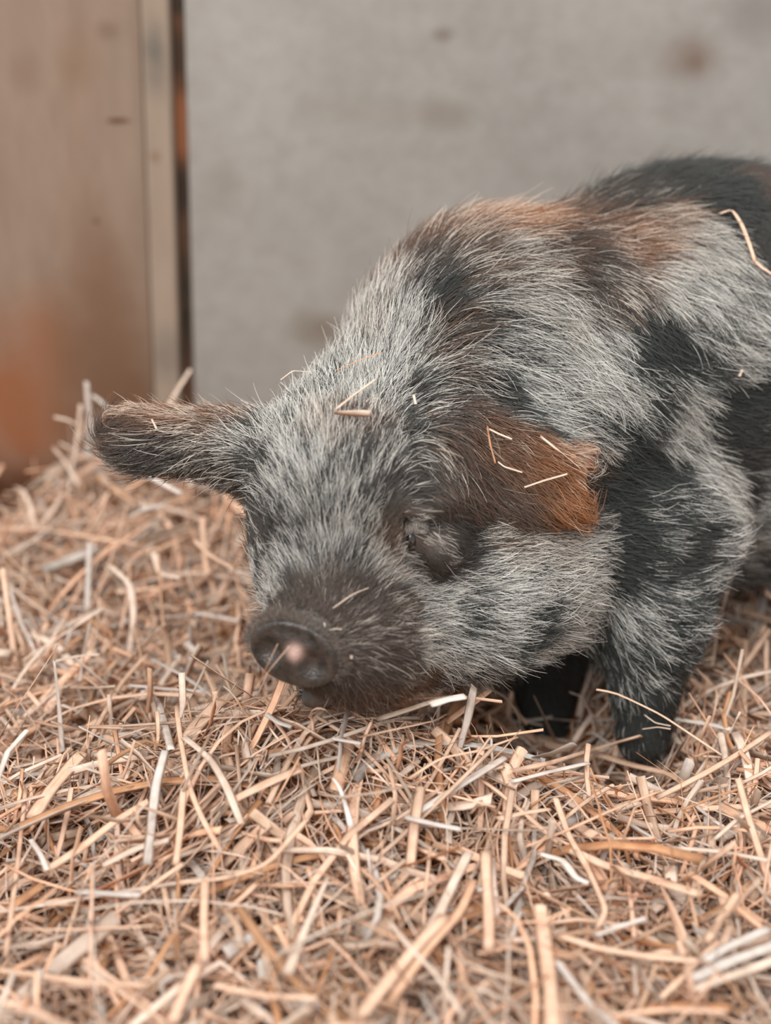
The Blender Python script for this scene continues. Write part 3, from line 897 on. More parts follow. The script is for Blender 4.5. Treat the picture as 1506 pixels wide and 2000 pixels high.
# lashes over the near eye
n = 26
px = np.linspace(793, 838, n); py = np.interp(px, [793, 815, 838], [1018, 1014, 1016])
lp, _k = trace(px, py)
lash = np.zeros((n, seg, 3))
for s in range(seg):
    t = s / (seg - 1)
    lash[:, s] = lp + np.array([-0.001, -0.0035, 0.001]) * t + np.array([0.0008, -0.0008, -0.0052]) * (t ** 1.3) * (0.8 + .4 * rng.random((n, 1)))
hair_object('eyelash', lash, np.tile([0.5, 0.45, 0.40], (n, 1)), np.full(n, 0.00013), pig, 'pale lashes over the near eye')


# ------------------------------------------------------------------ straw
def surf(x, y):
    """height of the top of the bedding"""
    z = 0.040 + 0.006 * np.sin(9 * x + 1.3) * np.cos(11 * y) + 0.004 * np.sin(23 * x + 17 * y)
    z = z + 0.052 * np.exp(-(((x + 0.175) / 0.115) ** 2 + ((y - 0.975) / 0.10) ** 2))
    z = z + 0.032 * np.exp(-(((x + 0.03) / 0.08) ** 2 + ((y - 0.90) / 0.12) ** 2))
    back = 1 / (1 + np.exp(-(y - 0.925) / 0.016)); left = 1 / (1 + np.exp((x + 0.230) / 0.010))
    z = z * (1 - back * left * 0.95)
    z = z + 0.046 * np.exp(-(((x + 0.025) / 0.090) ** 2 + ((y - 0.603) / 0.050) ** 2))
    z = z - 0.034 * np.exp(-(((x - 0.082) / 0.034) ** 2 + ((y - 0.700) / 0.045) ** 2))
    z = z - 0.032 * np.exp(-(((x - 0.122) / 0.030) ** 2 + ((y - 0.650) / 0.036) ** 2))
    z = z - 0.012 * np.exp(-(((x - 0.03) / 0.05) ** 2 + ((y - 0.66) / 0.04) ** 2))
    z = z + 0.004 * np.exp(-(((x - 0.20) / 0.06) ** 2 + ((y - 0.60) / 0.05) ** 2))
    return np.maximum(z, 0.006)


def ground(px, py, off=0.0):
    d = rays(np.array([px]), np.array([py]))[0]
    t = 0.3
    for _ in range(400):
        p = CAM + d * t
        if p[2] < surf(p[0], p[1]) + off:
            break
        t += 0.002
    return CAM + d * t


stm = bpy.data.materials.new('straw')
stm.use_nodes = True
N, L = stm.node_tree.nodes, stm.node_tree.links
b = N['Principled BSDF']
b.inputs['Roughness'].default_value = 0.48
b.inputs['Specular IOR Level'].default_value = 0.35
at = N.new('ShaderNodeAttribute'); at.attribute_name = 'straw_colour'
uvn = N.new('ShaderNodeAttribute'); uvn.attribute_name = 'straw_uv'
fib = noise(N, L, uvn.outputs['Vector'], 1.0, 3, 0.6, (14.0, 1.2, 1.0))
blo = noise(N, L, uvn.outputs['Vector'], 1.0, 3, 0.6, (1.0, 2.5, 1.0))
c = mix(N, L, 1.0, at.outputs['Color'], ramp(N, L, fib, [(0.3, (0.78, 0.76, 0.74, 1)), (0.7, (1.10, 1.10, 1.10, 1))]), 'MULTIPLY')
c = mix(N, L, 1.0, c, ramp(N, L, blo, [(0.3, (0.85, 0.79, 0.73, 1)), (0.6, (1.05, 1.05, 1.05, 1))]), 'MULTIPLY')
L.new(c, b.inputs['Base Color'])
bp = N.new('ShaderNodeBump'); bp.inputs['Strength'].default_value = 0.4; bp.inputs['Distance'].default_value = 0.0004
L.new(fib, bp.inputs['Height']); L.new(bp.outputs[0], b.inputs['Normal'])
tr = N.new('ShaderNodeBsdfTranslucent')
L.new(mix(N, L, 1.0, c, (1.0, 0.72, 0.48, 1), 'MULTIPLY'), tr.inputs['Color'])
mx = N.new('ShaderNodeMixShader'); mx.inputs[0].default_value = 0.36
L.new(b.outputs[0], mx.inputs[1]); L.new(tr.outputs[0], mx.inputs[2])
L.new(mx.outputs[0], N['Material Output'].inputs['Surface'])

PEACH = np.array([0.91, 0.69, 0.52]); GOLD = np.array([0.89, 0.62, 0.43]); PALE = np.array([0.88, 0.77, 0.66])
GREY = np.array([0.76, 0.73, 0.69]); RUST = np.array([0.66, 0.38, 0.21]); DULL = np.array([0.62, 0.50, 0.40])

# cross-sections: (across, out) of a split stem, closed so that it has thickness
SEC = np.array([(-1, 0.0), (-0.55, 0.42), (0, 0.58), (0.55, 0.42), (1, 0.0), (0, 0.30)])
TUBE = np.array([(math.cos(a), math.sin(a)) for a in np.linspace(0, 2 * math.pi, 6, endpoint=False)])


def straw_arrays(cl, width, roll, sec, colr, taper):
    """cl: n x m x 3 centre lines; returns verts, quads, colours, uv"""
    n, m, _ = cl.shape
    T = np.gradient(cl, axis=1)
    T /= np.linalg.norm(T, axis=2, keepdims=True) + 1e-12
    ref = np.tile(np.array([0, 0, 1.0]), (n, m, 1))
    S = np.cross(T, ref)
    ls = np.linalg.norm(S, axis=2, keepdims=True)
    S = np.where(ls < 0.15, np.array([1.0, 0, 0]), S / (ls + 1e-9))
    S -= (S * T).sum(2, keepdims=True) * T
    S /= np.linalg.norm(S, axis=2, keepdims=True) + 1e-9
    O = np.cross(S, T)
    rl = roll[:, None, None]
    tw = np.linspace(-.5, .5, m)[None, :, None] * 0.7
    c_, s_ = np.cos(rl + tw * rl), np.sin(rl + tw * rl)
    S2, O2 = S * c_ + O * s_, -S * s_ + O * c_
    k = sec.shape[1]
    wv = (width[:, None] * taper)[:, :, None, None] * 0.5
    verts = cl[:, :, None, :] + wv * (sec[:, None, :, 0:1] * S2[:, :, None, :] + sec[:, None, :, 1:2] * O2[:, :, None, :])
    verts = verts.reshape(-1, 3)
    i = np.arange(n)[:, None, None] * m * k; j = np.arange(m - 1)[None, :, None] * k; q = np.arange(k)[None, None]
    q2 = (q + 1) % k
    f = np.stack([i + j + q, i + j + q2, i + j + k + q2, i + j + k + q], -1).reshape(-1, 4)
    e0 = (np.arange(n) * m * k)[:, None]; e1 = e0 + (m - 1) * k
    caps = []
    for e in (e0, e1):
        caps.append(np.concatenate([e + 0, e + 1, e + 2, e + 5], 1)); caps.append(np.concatenate([e + 2, e + 3, e + 4, e + 5], 1))
    f = np.concatenate([f] + caps)
    colv = np.repeat(colr, m * k, axis=0)
    L_ = np.linalg.norm(np.diff(cl, axis=1), axis=2).sum(1)
    uv = np.zeros((n, m, k, 3))
    uv[..., 0] = np.abs(np.arange(k) - 2.5)[None, None] * 0.6 + rng.random((n, 1, 1)) * 50
    uv[..., 1] = (np.linspace(0, 1, m)[None, :] * L_[:, None] * 60)[:, :, None]
    uv[..., 2] = rng.random((n, 1, 1)) * 50
    uv[..., 0] += np.arange(k)[None, None] * 0.37
    return verts, f, colv, uv.reshape(-1, 3)


def straw_mesh(name, arrs, origin=np.zeros(3)):
    v, f, c, uv = arrs
    o = mesh_obj(name, v - origin, f, stm)
    o.location = origin
    me = o.data
    a = me.color_attributes.new('straw_colour', 'FLOAT_COLOR', 'POINT')
    a.data.foreach_set('color', np.concatenate([c, np.ones((len(c), 1))], 1).astype(np.float32).ravel())
    a = me.attributes.new('straw_uv', 'FLOAT_VECTOR', 'POINT')
    a.data.foreach_set('vector', uv.astype(np.float32).ravel())
    return o


def bed(n, lo_off, hi_off, tilt, wmin, wmax, lmin, lmax, seed, tall=0.0):
    r = np.random.default_rng(seed)
    y = 0.36 + (LY - 0.37) * r.random(n) ** 1.0
    x = (r.random(n) * 2 - 1) * (0.19 + 0.29 * y)
    m = 8
    ln_ = lmin + (lmax - lmin) * r.random(n) ** 1.8
    wd = wmin + (wmax - wmin) * r.random(n) ** 2.0
    yaw = r.random(n) * 2 * math.pi
    pit = r.normal(0, tilt, n)
    up = r.random(n) < tall
    pit = np.where(up, r.choice([-1, 1], n) * (0.5 + 0.7 * r.random(n)), pit)
    s = np.linspace(-.5, .5, m)[None, :]
    bend = r.normal(0, 0.75, (n, 1)); bend2 = r.normal(0, 0.5, (n, 1))
    kink = (r.random((n, 1)) < 0.4) * r.normal(0, 0.9, (n, 1)); kp = r.random((n, 1)) * .8 - .4
    h = yaw[:, None] + bend * s * 1.4 + np.where(s > kp, kink, 0)
    v = pit[:, None] + bend2 * s * 1.4 + np.where(s > kp, kink * 0.4, 0)
    st_ = (ln_ / (m - 1))[:, None]
    dx_ = np.cos(h) * np.cos(v) * st_; dy_ = np.sin(h) * np.cos(v) * st_; dz_ = np.sin(v) * st_
    px_ = np.cumsum(dx_, 1); py_ = np.cumsum(dy_, 1); pz_ = np.cumsum(dz_, 1)
    px_ -= px_.mean(1, keepdims=True); py_ -= py_.mean(1, keepdims=True); pz_ -= pz_.mean(1, keepdims=True)
    off = lo_off + (hi_off - lo_off) * r.random(n)
    X = x[:, None] + px_; Y = y[:, None] + py_
    zs = surf(X, Y)
    Z = 0.5 * zs + 0.5 * surf(x, y)[:, None] + off[:, None] + pz_
    lowest = Z.min(1)
    Z = Z + np.maximum(0.002 - lowest, 0)[:, None]
    cl = np.stack([X, Y, Z], 2)
    flat = cl.reshape(-1, 3)
    sd = np.ones(len(flat))
    sel = (flat[:, 0] > -0.2) & (flat[:, 1] > 0.54)
    sd[sel] = sdf(flat[sel], NBODY, cuts=False)
    ok = (sd.reshape(n, m).min(1) > 0.002) & (Y.max(1) < LY - 0.006)
    ok &= ~((Z.max(1) > 0.10) & (X.min(1) > -0.08))
    # nothing sticks up into the lens
    ok &= ~((Y.min(1) < 0.48) & (Z.max(1) > 0.085))
    pit_ = (np.abs(X - 0.100) < 0.045) & (np.abs(Y - 0.665) < 0.050) & (Z > surf(X, Y) + 0.008)
    ok &= ~pit_.any(1)
    cl, wd = cl[ok], wd[ok]
    n = len(cl)
    pal = np.stack([PEACH, GOLD, PALE, GREY, RUST, DULL])
    pk = r.choice(6, n, p=[.40, .16, .24, .08, .06, .06])
    colr = pal[pk] * (0.8 + 0.35 * r.random((n, 1)))
    kind = r.random(n) < 0.72
    flatn = (0.18 + 0.8 * r.random((n, 1)) ** 1.5)
    sec = np.where(kind[:, None, None], SEC[None] * np.concatenate([np.ones((n, 1)), flatn], 1)[:, None, :], SEC[None] * np.array([.8, .5]))
    taper = np.clip(1 + r.normal(0, .2, (n, 1)) * np.linspace(-1, 1, m)[None], .3, 1.5)
    roll = r.normal(0, 0.7, n)
    return straw_arrays(cl, wd, roll, sec, colr, taper)


def join(parts):
    V_, F_, C_, U_ = [], [], [], []
    o = 0
    for v, f, c_, u_ in parts:
        V_.append(v); F_.append(f + o); C_.append(c_); U_.append(u_); o += len(v)
    return np.concatenate(V_), np.concatenate(F_), np.concatenate(C_), np.concatenate(U_)


# packed straw underneath, as a solid mat
nx, ny = 120, 110
gx_ = np.linspace(-0.62, 0.62, nx); gy_ = np.linspace(0.30, LY - 0.003, ny)
X, Y = np.meshgrid(gx_, gy_, indexing='ij')
Z = np.maximum(surf(X, Y) - 0.016 + 0.003 * (vnoise(np.stack([X.ravel(), Y.ravel(), 0 * X.ravel()], 1), 90, 5).reshape(X.shape) - .5), 0.001)
vt = np.stack([X, Y, Z], 2).reshape(-1, 3); vb = np.stack([X, Y, 0 * Z - 0.008], 2).reshape(-1, 3)
idx = np.arange(nx * ny).reshape(nx, ny)
ft = np.stack([idx[:-1, :-1], idx[1:, :-1], idx[1:, 1:], idx[:-1, 1:]], -1).reshape(-1, 4)
edge = np.concatenate([idx[:, 0], idx[-1, 1:], idx[-2::-1, -1], idx[0, -2::-1]])
e2 = np.roll(edge, -1)
fsd = np.stack([edge, edge + nx * ny, e2 + nx * ny, e2], 1)[:-1]
mat_v = np.concatenate([vt, vb]); mat_f = np.concatenate([ft, fsd, ft[:, ::-1] + nx * ny])
mm, N, L, b = new_mat('packed_chaff', 0.85, 0.1)
g = N.new('ShaderNodeNewGeometry')
L.new(ramp(N, L, noise(N, L, g.outputs['Position'], 170, 5, 0.6, (1, 3, 1)), [(0.3, lin(158, 92, 54)), (0.55, lin(196, 132, 86)), (0.75, lin(214, 160, 118))]), b.inputs['Base Color'])
bp = N.new('ShaderNodeBump'); bp.inputs['Strength'].default_value = 1.0; bp.inputs['Distance'].default_value = 0.004
L.new(noise(N, L, g.outputs['Position'], 170, 5, 0.6, (1, 3, 1)), bp.inputs['Height']); L.new(bp.outputs[0], b.inputs['Normal'])
tag(mesh_obj('chaff', mat_v, mat_f, mm), 'packed brown chaff lying under the loose straw', 'chaff', kind='stuff')

parts = [
    bed(6500, -0.018, -0.004, 0.30, 0.0010, 0.0045, 0.025, 0.100, 21),
    bed(6500, -0.010, 0.002, 0.30, 0.0009, 0.0048, 0.030, 0.130, 22, tall=0.05),
    bed(3300, -0.005, 0.005, 0.20, 0.0016, 0.0072, 0.040, 0.170, 25),
    bed(4200, -0.004, 0.006, 0.32, 0.0007, 0.0036, 0.020, 0.120, 23, tall=0.12),
    bed(9500, -0.008, 0.008, 0.40, 0.0004, 0.0012, 0.010, 0.065, 24, tall=0.15),
]
tag(straw_mesh('straw_bedding', join(parts)), 'deep loose golden straw bedding spread over the pen floor', 'straw', kind='stuff')

# ------------------------------------------------------------------ straws one can point at
PALETTE = dict(peach=PEACH, gold=GOLD, pale=PALE, grey=GREY, rust=RUST, dull=DULL, white=np.array([0.88, 0.85, 0.81]), ginger=np.array([0.80, 0.48, 0.28]))


def stalk(label, pts, width, colour, mode='g', off=0.006, roll=0.0, flat=0.7, group=None, kind='straw_stalk', tip=1.0):
    """mode g: every point lies on the bedding (off above it); mode s: first point on the bedding, the others at its distance plus dY;
    mode p: points on the piglet's coat; mode y: points given with their own distance"""
    q = []
    if mode == 'g':
        q = [ground(p[0], p[1], off * 0.75 + 0.006 + (p[2] if len(p) > 2 else 0)) for p in pts]
        t3, hit = trace(np.array([p[0] for p in pts], float), np.array([p[1] for p in pts], float))
        q = [(a + (CAM - a) * 0.012 if h_ and depth(a) < depth(g_) else g_) for a, h_, g_ in zip(t3, hit, q)]
    elif mode == 's':
        g0 = ground(pts[0][0], pts[0][1], 0.0)
        q = [P(p[0], p[1], g0[1] + p[2]) for p in pts]
    elif mode == 'p':
        t3, _ = trace(np.array([p[0] for p in pts], float), np.array([p[1] for p in pts], float))
        q = [a + (CAM - a) / np.linalg.norm(CAM - a) * off for a in t3]
    else:
        q = [P(*p) for p in pts]
    q = np.array(q)
    # resample along the polyline, keeping the kinks a little rounded
    d = np.concatenate([[0], np.cumsum(np.linalg.norm(np.diff(q, axis=0), axis=1))])
    m = 14
    t = np.linspace(0, d[-1], m)
    cl = np.stack([np.interp(t, d, q[:, i]) for i in range(3)], 1)
    cl[1:-1] = cl[1:-1] * .6 + (cl[:-2] + cl[2:]) * .2
    for _ in range(3):          # never through the piglet
        sd = sdf(cl, NBODY, cuts=False)
        cl = cl + np.clip(0.004 - sd, 0, 0.01)[:, None] * grad(cl)
    w = rp(width, q[0])
    tp = np.linspace(1, tip, m)[None] * (1 + 0.06 * np.sin(np.linspace(0, 9, m) + width))[None]
    arrs = straw_arrays(cl[None], np.array([w]), np.array([roll]), (SEC * np.array([1, flat]))[None], PALETTE[colour][None] * 1.0, tp)
    o = straw_mesh(kind, arrs, cl.mean(0))
    return tag(o, label, 'straw', group)


# on the piglet
stalk('flat pale straw lying across the crown of the piglet head', [(654, 806), (724, 808)], 15, 'pale', 'p', 0.016, roll=1.2, flat=.4)
stalk('thin bent straw slanting up from the flat one on the crown', [(655, 800), (690, 772), (735, 740)], 7, 'pale', 'p', 0.020)
stalk('long thin ginger straw half buried in the neck hair', [(655, 724), (700, 705), (745, 688)], 6, 'ginger', 'p', 0.017)
stalk('wispy pale straw arching over the top of the piglet head', [(548, 742, .648), (572, 724, .650), (612, 727, .654)], 5, 'pale', 'y')
stalk('short thick straw near the top of the brown ear', [(955, 838), (975, 848), (1000, 858)], 10, 'pale', 'p', 0.010)
stalk('short bent straw in the middle of the brown ear', [(972, 902), (985, 912), (1020, 923)], 9, 'pale', 'p', 0.010)
stalk('straight straw slanting across the ginger tip of the ear', [(1024, 952), (1065, 938), (1108, 926)], 9, 'pale', 'p', 0.010)
stalk('longest straw on the ear, lying across its upper edge', [(1055, 852), (1090, 880), (1132, 916)], 12, 'pale', 'p', 0.012)
stalk('thin curved straw running down the middle of the ear', [(952, 832), (958, 870), (968, 905)], 5, 'ginger', 'p', 0.009)
stalk('kinked straw caught in the coat high on the piglet back', [(1405, 418), (1430, 408), (1450, 440), (1465, 480), (1475, 512)], 9, 'peach', 'p', 0.014)
stalk('broad straw end hanging below the kinked one on the back', [(1474, 510), (1490, 525), (1520, 545)], 16, 'peach', 'p', 0.014)
stalk('tiny straw scrap in the black patch of the flank', [(1444, 735), (1450, 722)], 7, 'pale', 'p', 0.010)
stalk('tiny straw scrap stuck in the hair above the ear', [(808, 772), (812, 790)], 6, 'pale', 'p', 0.014)
stalk('small straw splinter stuck on the far ear', [(296, 818), (306, 838)], 6, 'pale', 'p', 0.008)
stalk('fine curved straw fibre on top of the muzzle', [(650, 1188), (690, 1160), (720, 1148)], 3, 'pale', 'p', 0.006)
stalk('small straw crumb on the brown muzzle above the snout', [(605, 1217), (613, 1219)], 4, 'pale', 'p', 0.004)
stalk('upright straw crumb on the brown muzzle', [(633, 1216), (635, 1224)], 4, 'pale', 'p', 0.005)
stalk('thin pale straw crumb lying on the muzzle side', [(643, 1231), (655, 1228), (668, 1229)], 4, 'pale', 'p', 0.006)
stalk('straw chip on the muzzle side facing the jaw', [(686, 1280), (687, 1287)], 5, 'pale', 'p', 0.006)
stalk('thin straw leaning on the snout, the more upright of two', [(508, 1330, .565), (525, 1295, .562), (543, 1258, .5615)], 6, 'peach', 'y', kind='straw_stalk')
stalk('thin straw leaning on the snout up to its pink patch', [(500, 1345, .563), (530, 1305, .560), (566, 1262, .5585)], 7, 'peach', 'y')

# round the snout and chin
stalk('long flat straw lying under the chin with a grey end', [(735, 1405, .002), (790, 1388, .004), (850, 1368, .009), (905, 1358, .014)], 19, 'dull', 'g', .012, flat=.5)
stalk('pale wide straw forming the end of the long one under the chin', [(838, 1377, .013), (875, 1366, .016), (908, 1360, .019)], 25, 'white', 'g', .012, flat=.5)
stalk('grey pointed straw standing upright in front of the chin', [(926, 1340, .596), (912, 1410, .597), (894, 1475, .598)], 24, 'grey', 'y', roll=1.4, flat=.4, tip=.45)
stalk('bent straw hoop curving up beside the lower lip', [(612, 1440, 0), (608, 1390, -.002), (618, 1375, -.002), (645, 1360, 0)], 8, 'peach', 's')
stalk('thin straw lying under the chin, parallel to the long one', [(700, 1440), (770, 1425), (850, 1408), (905, 1375, .01)], 8, 'peach', 'g', .010)
stalk('short white straw lying free beside the snout', [(384, 1198), (430, 1205), (468, 1212)], 15, 'white', 'g', .012, flat=.5)
stalk('leaning straw piece with a curved top below the snout', [(352, 1400, 0), (356, 1350, .004), (372, 1300, .008), (392, 1260, .012)], 17, 'pale', 's', roll=1.2)
stalk('grey straw stub pointing at the camera below the short white one', [(365, 1255), (385, 1275), (372, 1290)], 16, 'grey', 'g', .014, flat=.5)
stalk('pair half of pale straw slanting down to the right under the lip', [(520, 1395), (545, 1412), (570, 1420)], 14, 'grey', 'g', .010)
stalk('short blue-grey straw piece lying level below the chin', [(648, 1442), (680, 1448), (705, 1452)], 13, 'white', 'g', .010)

# along the middle of the bedding
stalk('long broad white-edged straw running from front up to the far hoof', [(795, 1600), (860, 1558), (920, 1520), (985, 1480)], 20, 'white', 'g', .014, flat=.5)
stalk('long thick straw stem across the bedding in front of the near hoof', [(1000, 1508), (1080, 1490), (1160, 1465), (1250, 1440)], 21, 'peach', 'g', .016, roll=.2, flat=1.0)
stalk('white straw strip lying along the thick stem by the near hoof', [(995, 1528), (1070, 1508), (1150, 1490)], 14, 'white', 'g', .018, flat=.4)
stalk('broad folded straw leaf at the end of the thick stem', [(950, 1500), (985, 1492), (1000, 1530)], 30, 'peach', 'g', .012, flat=.3)
stalk('small straw stem sticking up through the thick stem', [(1075, 1475, 0), (1055, 1460, -.002), (1037, 1424, -.004)], 10, 'ginger', 's')
stalk('stubby curled straw standing beside the far hoof', [(1058, 1488, 0), (1052, 1465, 0), (1060, 1455, -.001)], 12, 'peach', 's')
stalk('thin straw leaning across the far leg', [(1085, 1450, 0), (1062, 1400, -.02), (1042, 1358, -.02)], 7, 'dull', 's')
stalk('long thin straw arching in front of the near leg', [(1165, 1347, .640), (1200, 1352, .637), (1290, 1395, .632), (1350, 1435, .628), (1410, 1475, .620)], 8, 'peach', 'y')
stalk('wispy forked straw across the near hoof', [(1258, 1396, .650), (1280, 1412, .649), (1310, 1418, .648)], 5, 'pale', 'y')
stalk('thin straw below the wispy one across the near hoof', [(1255, 1424, .650), (1285, 1420, .648), (1310, 1424, .646)], 5, 'pale', 'y')
stalk('curved split straw standing tall behind the near leg', [(1335, 1410, 0), (1332, 1340, .003), (1338, 1278, .006), (1362, 1310, .006), (1395, 1340, .004)], 8, 'peach', 's')
stalk('long pale straw leaning against the back of the near leg', [(1390, 1300, .745), (1402, 1230, .750), (1425, 1142, .760)], 17, 'pale', 'y', roll=1.2)
stalk('white straw blade lying behind the near hoof', [(1320, 1405), (1370, 1412), (1430, 1425)], 16, 'white', 'g', .012, flat=.5, tip=1.3)
stalk('straw stem slanting away to the right edge past the near hoof', [(1280, 1560), (1360, 1520), (1430, 1480), (1506, 1430)], 17, 'peach', 'g', .014)
stalk('thin dark straw twig lying above the folded leaf on the right', [(1330, 1582), (1400, 1555), (1480, 1530)], 9, 'rust', 'g', .016)
stalk('broad peach straw running down to the right from the near hoof', [(1160, 1470), (1230, 1492), (1300, 1510), (1345, 1532)], 22, 'peach', 'g', .013, flat=.4)

# the foreground
stalk('long broad straw slanting down to the right across the foreground', [(1115, 1660), (1180, 1690), (1260, 1712), (1370, 1748)], 26, 'peach', 'g', .016, flat=.5)
stalk('long curved straw sweeping right to the bundle in the corner', [(1075, 1820), (1160, 1850), (1260, 1868), (1400, 1880)], 20, 'peach', 'g', .018, flat=.6)
stalk('short white straw tube lying alone right of centre', [(1158, 1828), (1205, 1812), (1262, 1795)], 17, 'white', 'g', .018, flat=1.0)
stalk('upper straw of the pale bundle in the front right corner', [(1370, 1880), (1420, 1850), (1500, 1815)], 26, 'grey', 'g', .020, flat=.6)
stalk('middle straw of the pale bundle in the front right corner', [(1345, 1915), (1420, 1880), (1530, 1840)], 30, 'grey', 'g', .022, flat=.6)
stalk('lowest straw of the pale bundle in the front right corner', [(1345, 1935), (1430, 1905), (1530, 1870)], 26, 'pale', 'g', .020, flat=.6)
stalk('upright wide straw standing in the front right foreground', [(1345, 1905, 0), (1335, 1840, .01), (1310, 1770, .02), (1290, 1730, .03)], 42, 'peach', 's', roll=1.3, tip=.4, flat=.3)
stalk('bent pale straw with a knee below the short white tube', [(1165, 1815), (1185, 1778), (1150, 1700), (1125, 1660)], 13, 'peach', 'g', .018)
stalk('white curled straw chip right of the centre foreground', [(1055, 1668), (1100, 1680), (1125, 1715), (1150, 1725)], 16, 'white', 'g', .018, flat=.4)
stalk('vertical wide straw stem at the bottom right of centre', [(1055, 1770), (1065, 1850), (1075, 1930), (1080, 2010)], 30, 'peach', 'g', .020, flat=.6)
stalk('vertical straw stem rising left of the wide bottom stem', [(955, 1860), (955, 1790), (950, 1720), (948, 1665)], 24, 'peach', 'g', .018, flat=.6)
stalk('broad pale straw leaning from the bottom centre up to the right', [(800, 1870), (850, 1800), (885, 1725), (915, 1665)], 24, 'pale', 'g', .017, flat=.5)
stalk('straw stem slanting in the bottom left beside the dark gap', [(335, 2000), (355, 1950), (385, 1885)], 26, 'peach', 'g', .020, flat=.8)
stalk('grey straw stem standing upright in the left foreground', [(288, 1690), (296, 1610), (305, 1530), (322, 1468)], 21, 'grey', 'g', .018, flat=.9)
stalk('thin straw with long bend right of the grey upright stem', [(432, 1665), (395, 1600), (370, 1540), (352, 1440), (345, 1380)], 12, 'peach', 'g', .018)
stalk('peach straw strip hanging below the thin bent straw', [(343, 1690), (352, 1620), (358, 1540)], 15, 'peach', 'g', .018, flat=.5)
stalk('flat kinked straw left of the centre, ending in a square tip', [(472, 1610), (440, 1530), (410, 1480), (360, 1440)], 17, 'pale', 'g', .017, flat=.4)
stalk('broad straw slab lying diagonally above the left foreground', [(440, 1570), (520, 1530), (590, 1500)], 28, 'peach', 'g', .012, flat=.4)
stalk('thin arched straw crossing the front from left to centre', [(350, 1724), (440, 1716), (520, 1690), (600, 1600)], 13, 'peach', 'g', .018)
stalk('long thin straw down the left edge of the foreground', [(10, 1870), (25, 1760), (40, 1640), (50, 1540)], 11, 'peach', 'g', .018)
stalk('long low straw lying across the bottom left', [(0, 1895), (80, 1905), (180, 1920), (290, 1925)], 16, 'peach', 'g', .018)
stalk('long thin straw lying level in the left foreground', [(40, 1815), (130, 1816), (230, 1812), (300, 1808)], 9, 'peach', 'g', .018)
stalk('broad straw blade rising to the right in the left foreground', [(60, 1600), (100, 1540), (160, 1470)], 32, 'peach', 'g', .015, flat=.3)
stalk('white pointed straw standing in the centre foreground', [(686, 1616), (675, 1570), (662, 1535), (650, 1520)], 14, 'white', 'g', .018, tip=.5)
stalk('grey straw piece lying level above the centre foreground', [(790, 1596), (850, 1610), (900, 1620)], 18, 'grey', 'g', .018, flat=.5)
stalk('small pale straw leaf curled left of centre', [(60, 1640), (80, 1670), (92, 1700)], 12, 'white', 'g', .018, flat=.4)

# behind, on the left
stalk('thick pale straw standing tallest against the brown boarding', [(172, 890, .915), (176, 820, .915), (170, 745, .917)], 22, 'grey', 'y', roll=.8, flat=1.0)
stalk('short straw arm branching off the tallest standing straw', [(180, 772, .914), (198, 785, .912), (215, 803, .910)], 12, 'grey', 'y')
stalk('second standing straw, left of the tallest one', [(135, 960, .905), (148, 880, .907), (158, 790, .910)], 16, 'pale', 'y')
stalk('short straw stub sticking out to the left of the standing pair', [(105, 815, .905), (130, 820, .906), (150, 830, .908)], 14, 'pale', 'y')
stalk('leaning straw crossing low behind the standing pair', [(102, 872, .905), (130, 905, .904), (155, 950, .900)], 13, 'pale', 'y')
stalk('long level straw reaching left over the brown boarding', [(18, 1032, .90), (100, 1036, .88), (180, 1050, .86), (270, 1064, .84)], 13, 'peach', 'y')
stalk('upright grey straw standing blurred left of the far ear', [(170, 1220, 0), (172, 1140, .01), (175, 1060, .02)], 13, 'grey', 's')
stalk('white straw slanting down right below the far ear', [(230, 905, .83), (290, 930, .82), (355, 965, .81)], 17, 'white', 'y', flat=.8)
stalk('leaning straw at the left edge with a grey foot', [(32, 1310, 0), (20, 1220, .01), (5, 1110, .03)], 12, 'peach', 's')
stalk('slanting straw left of the eye in the blurred bank', [(380, 1055, .80), (410, 1085, .79), (455, 1110, .77)], 12, 'peach', 'y')
stalk('pale straw leaning against the batten behind the far ear', [(325, 800, .90), (345, 765, .905), (372, 722, .91)], 15, 'pale', 'y')
stalk('bowed straw hanging in the bank under the far ear', [(300, 1080, .80), (312, 1120, .79), (352, 1130, .78)], 14, 'pale', 'y')

# more of the foreground and of the bank behind
stalk('long pale straw rising from the bottom left corner to the right', [(700, 1990), (770, 1900), (830, 1830), (870, 1790)], 30, 'peach', 'g', .020, flat=.6)
stalk('second of two parallel straws rising from the bottom centre', [(760, 1960), (830, 1860), (900, 1780), (925, 1720)], 20, 'gold', 'g', .020, flat=.6)
stalk('broad straw in the middle foreground with a narrow pointed top', [(560, 1905), (590, 1830), (615, 1770), (640, 1715)], 26, 'pale', 'g', .020, tip=.4)
stalk('soft vertical straw in the foreground below the arched one', [(400, 1880), (398, 1800), (400, 1720)], 19, 'peach', 'g', .018)
stalk('straw lying level at the bottom, right of the dark gap', [(420, 1925), (520, 1945), (620, 1950)], 18, 'peach', 'g', .018)
stalk('broad blurred straw at the bottom left corner', [(-10, 1950), (60, 1975), (140, 2010)], 30, 'peach', 'g', .018)
stalk('thin straw rising from the bottom centre to the left', [(905, 1985), (850, 1900), (800, 1850), (760, 1800)], 12, 'pale', 'g', .020)
stalk('straight grey straw crossing from centre to the lower right', [(1090, 1880), (1150, 1960), (1210, 2010)], 16, 'grey', 'g', .020)
stalk('thin peach straw lying level at the bottom right', [(1180, 1985), (1300, 1972), (1420, 1976)], 14, 'peach', 'g', .020)
stalk('dark-edged straw in the gap above the corner bundle', [(1425, 1760), (1460, 1790), (1500, 1822)], 16, 'gold', 'g', .014)
stalk('peach straw leaning right above the corner bundle', [(1380, 1840), (1410, 1790), (1440, 1745)], 18, 'peach', 'g', .018)
stalk('flat straw strip lying level over the right edge', [(1305, 1655), (1400, 1662), (1500, 1680)], 15, 'pale', 'g', .016, flat=.4)
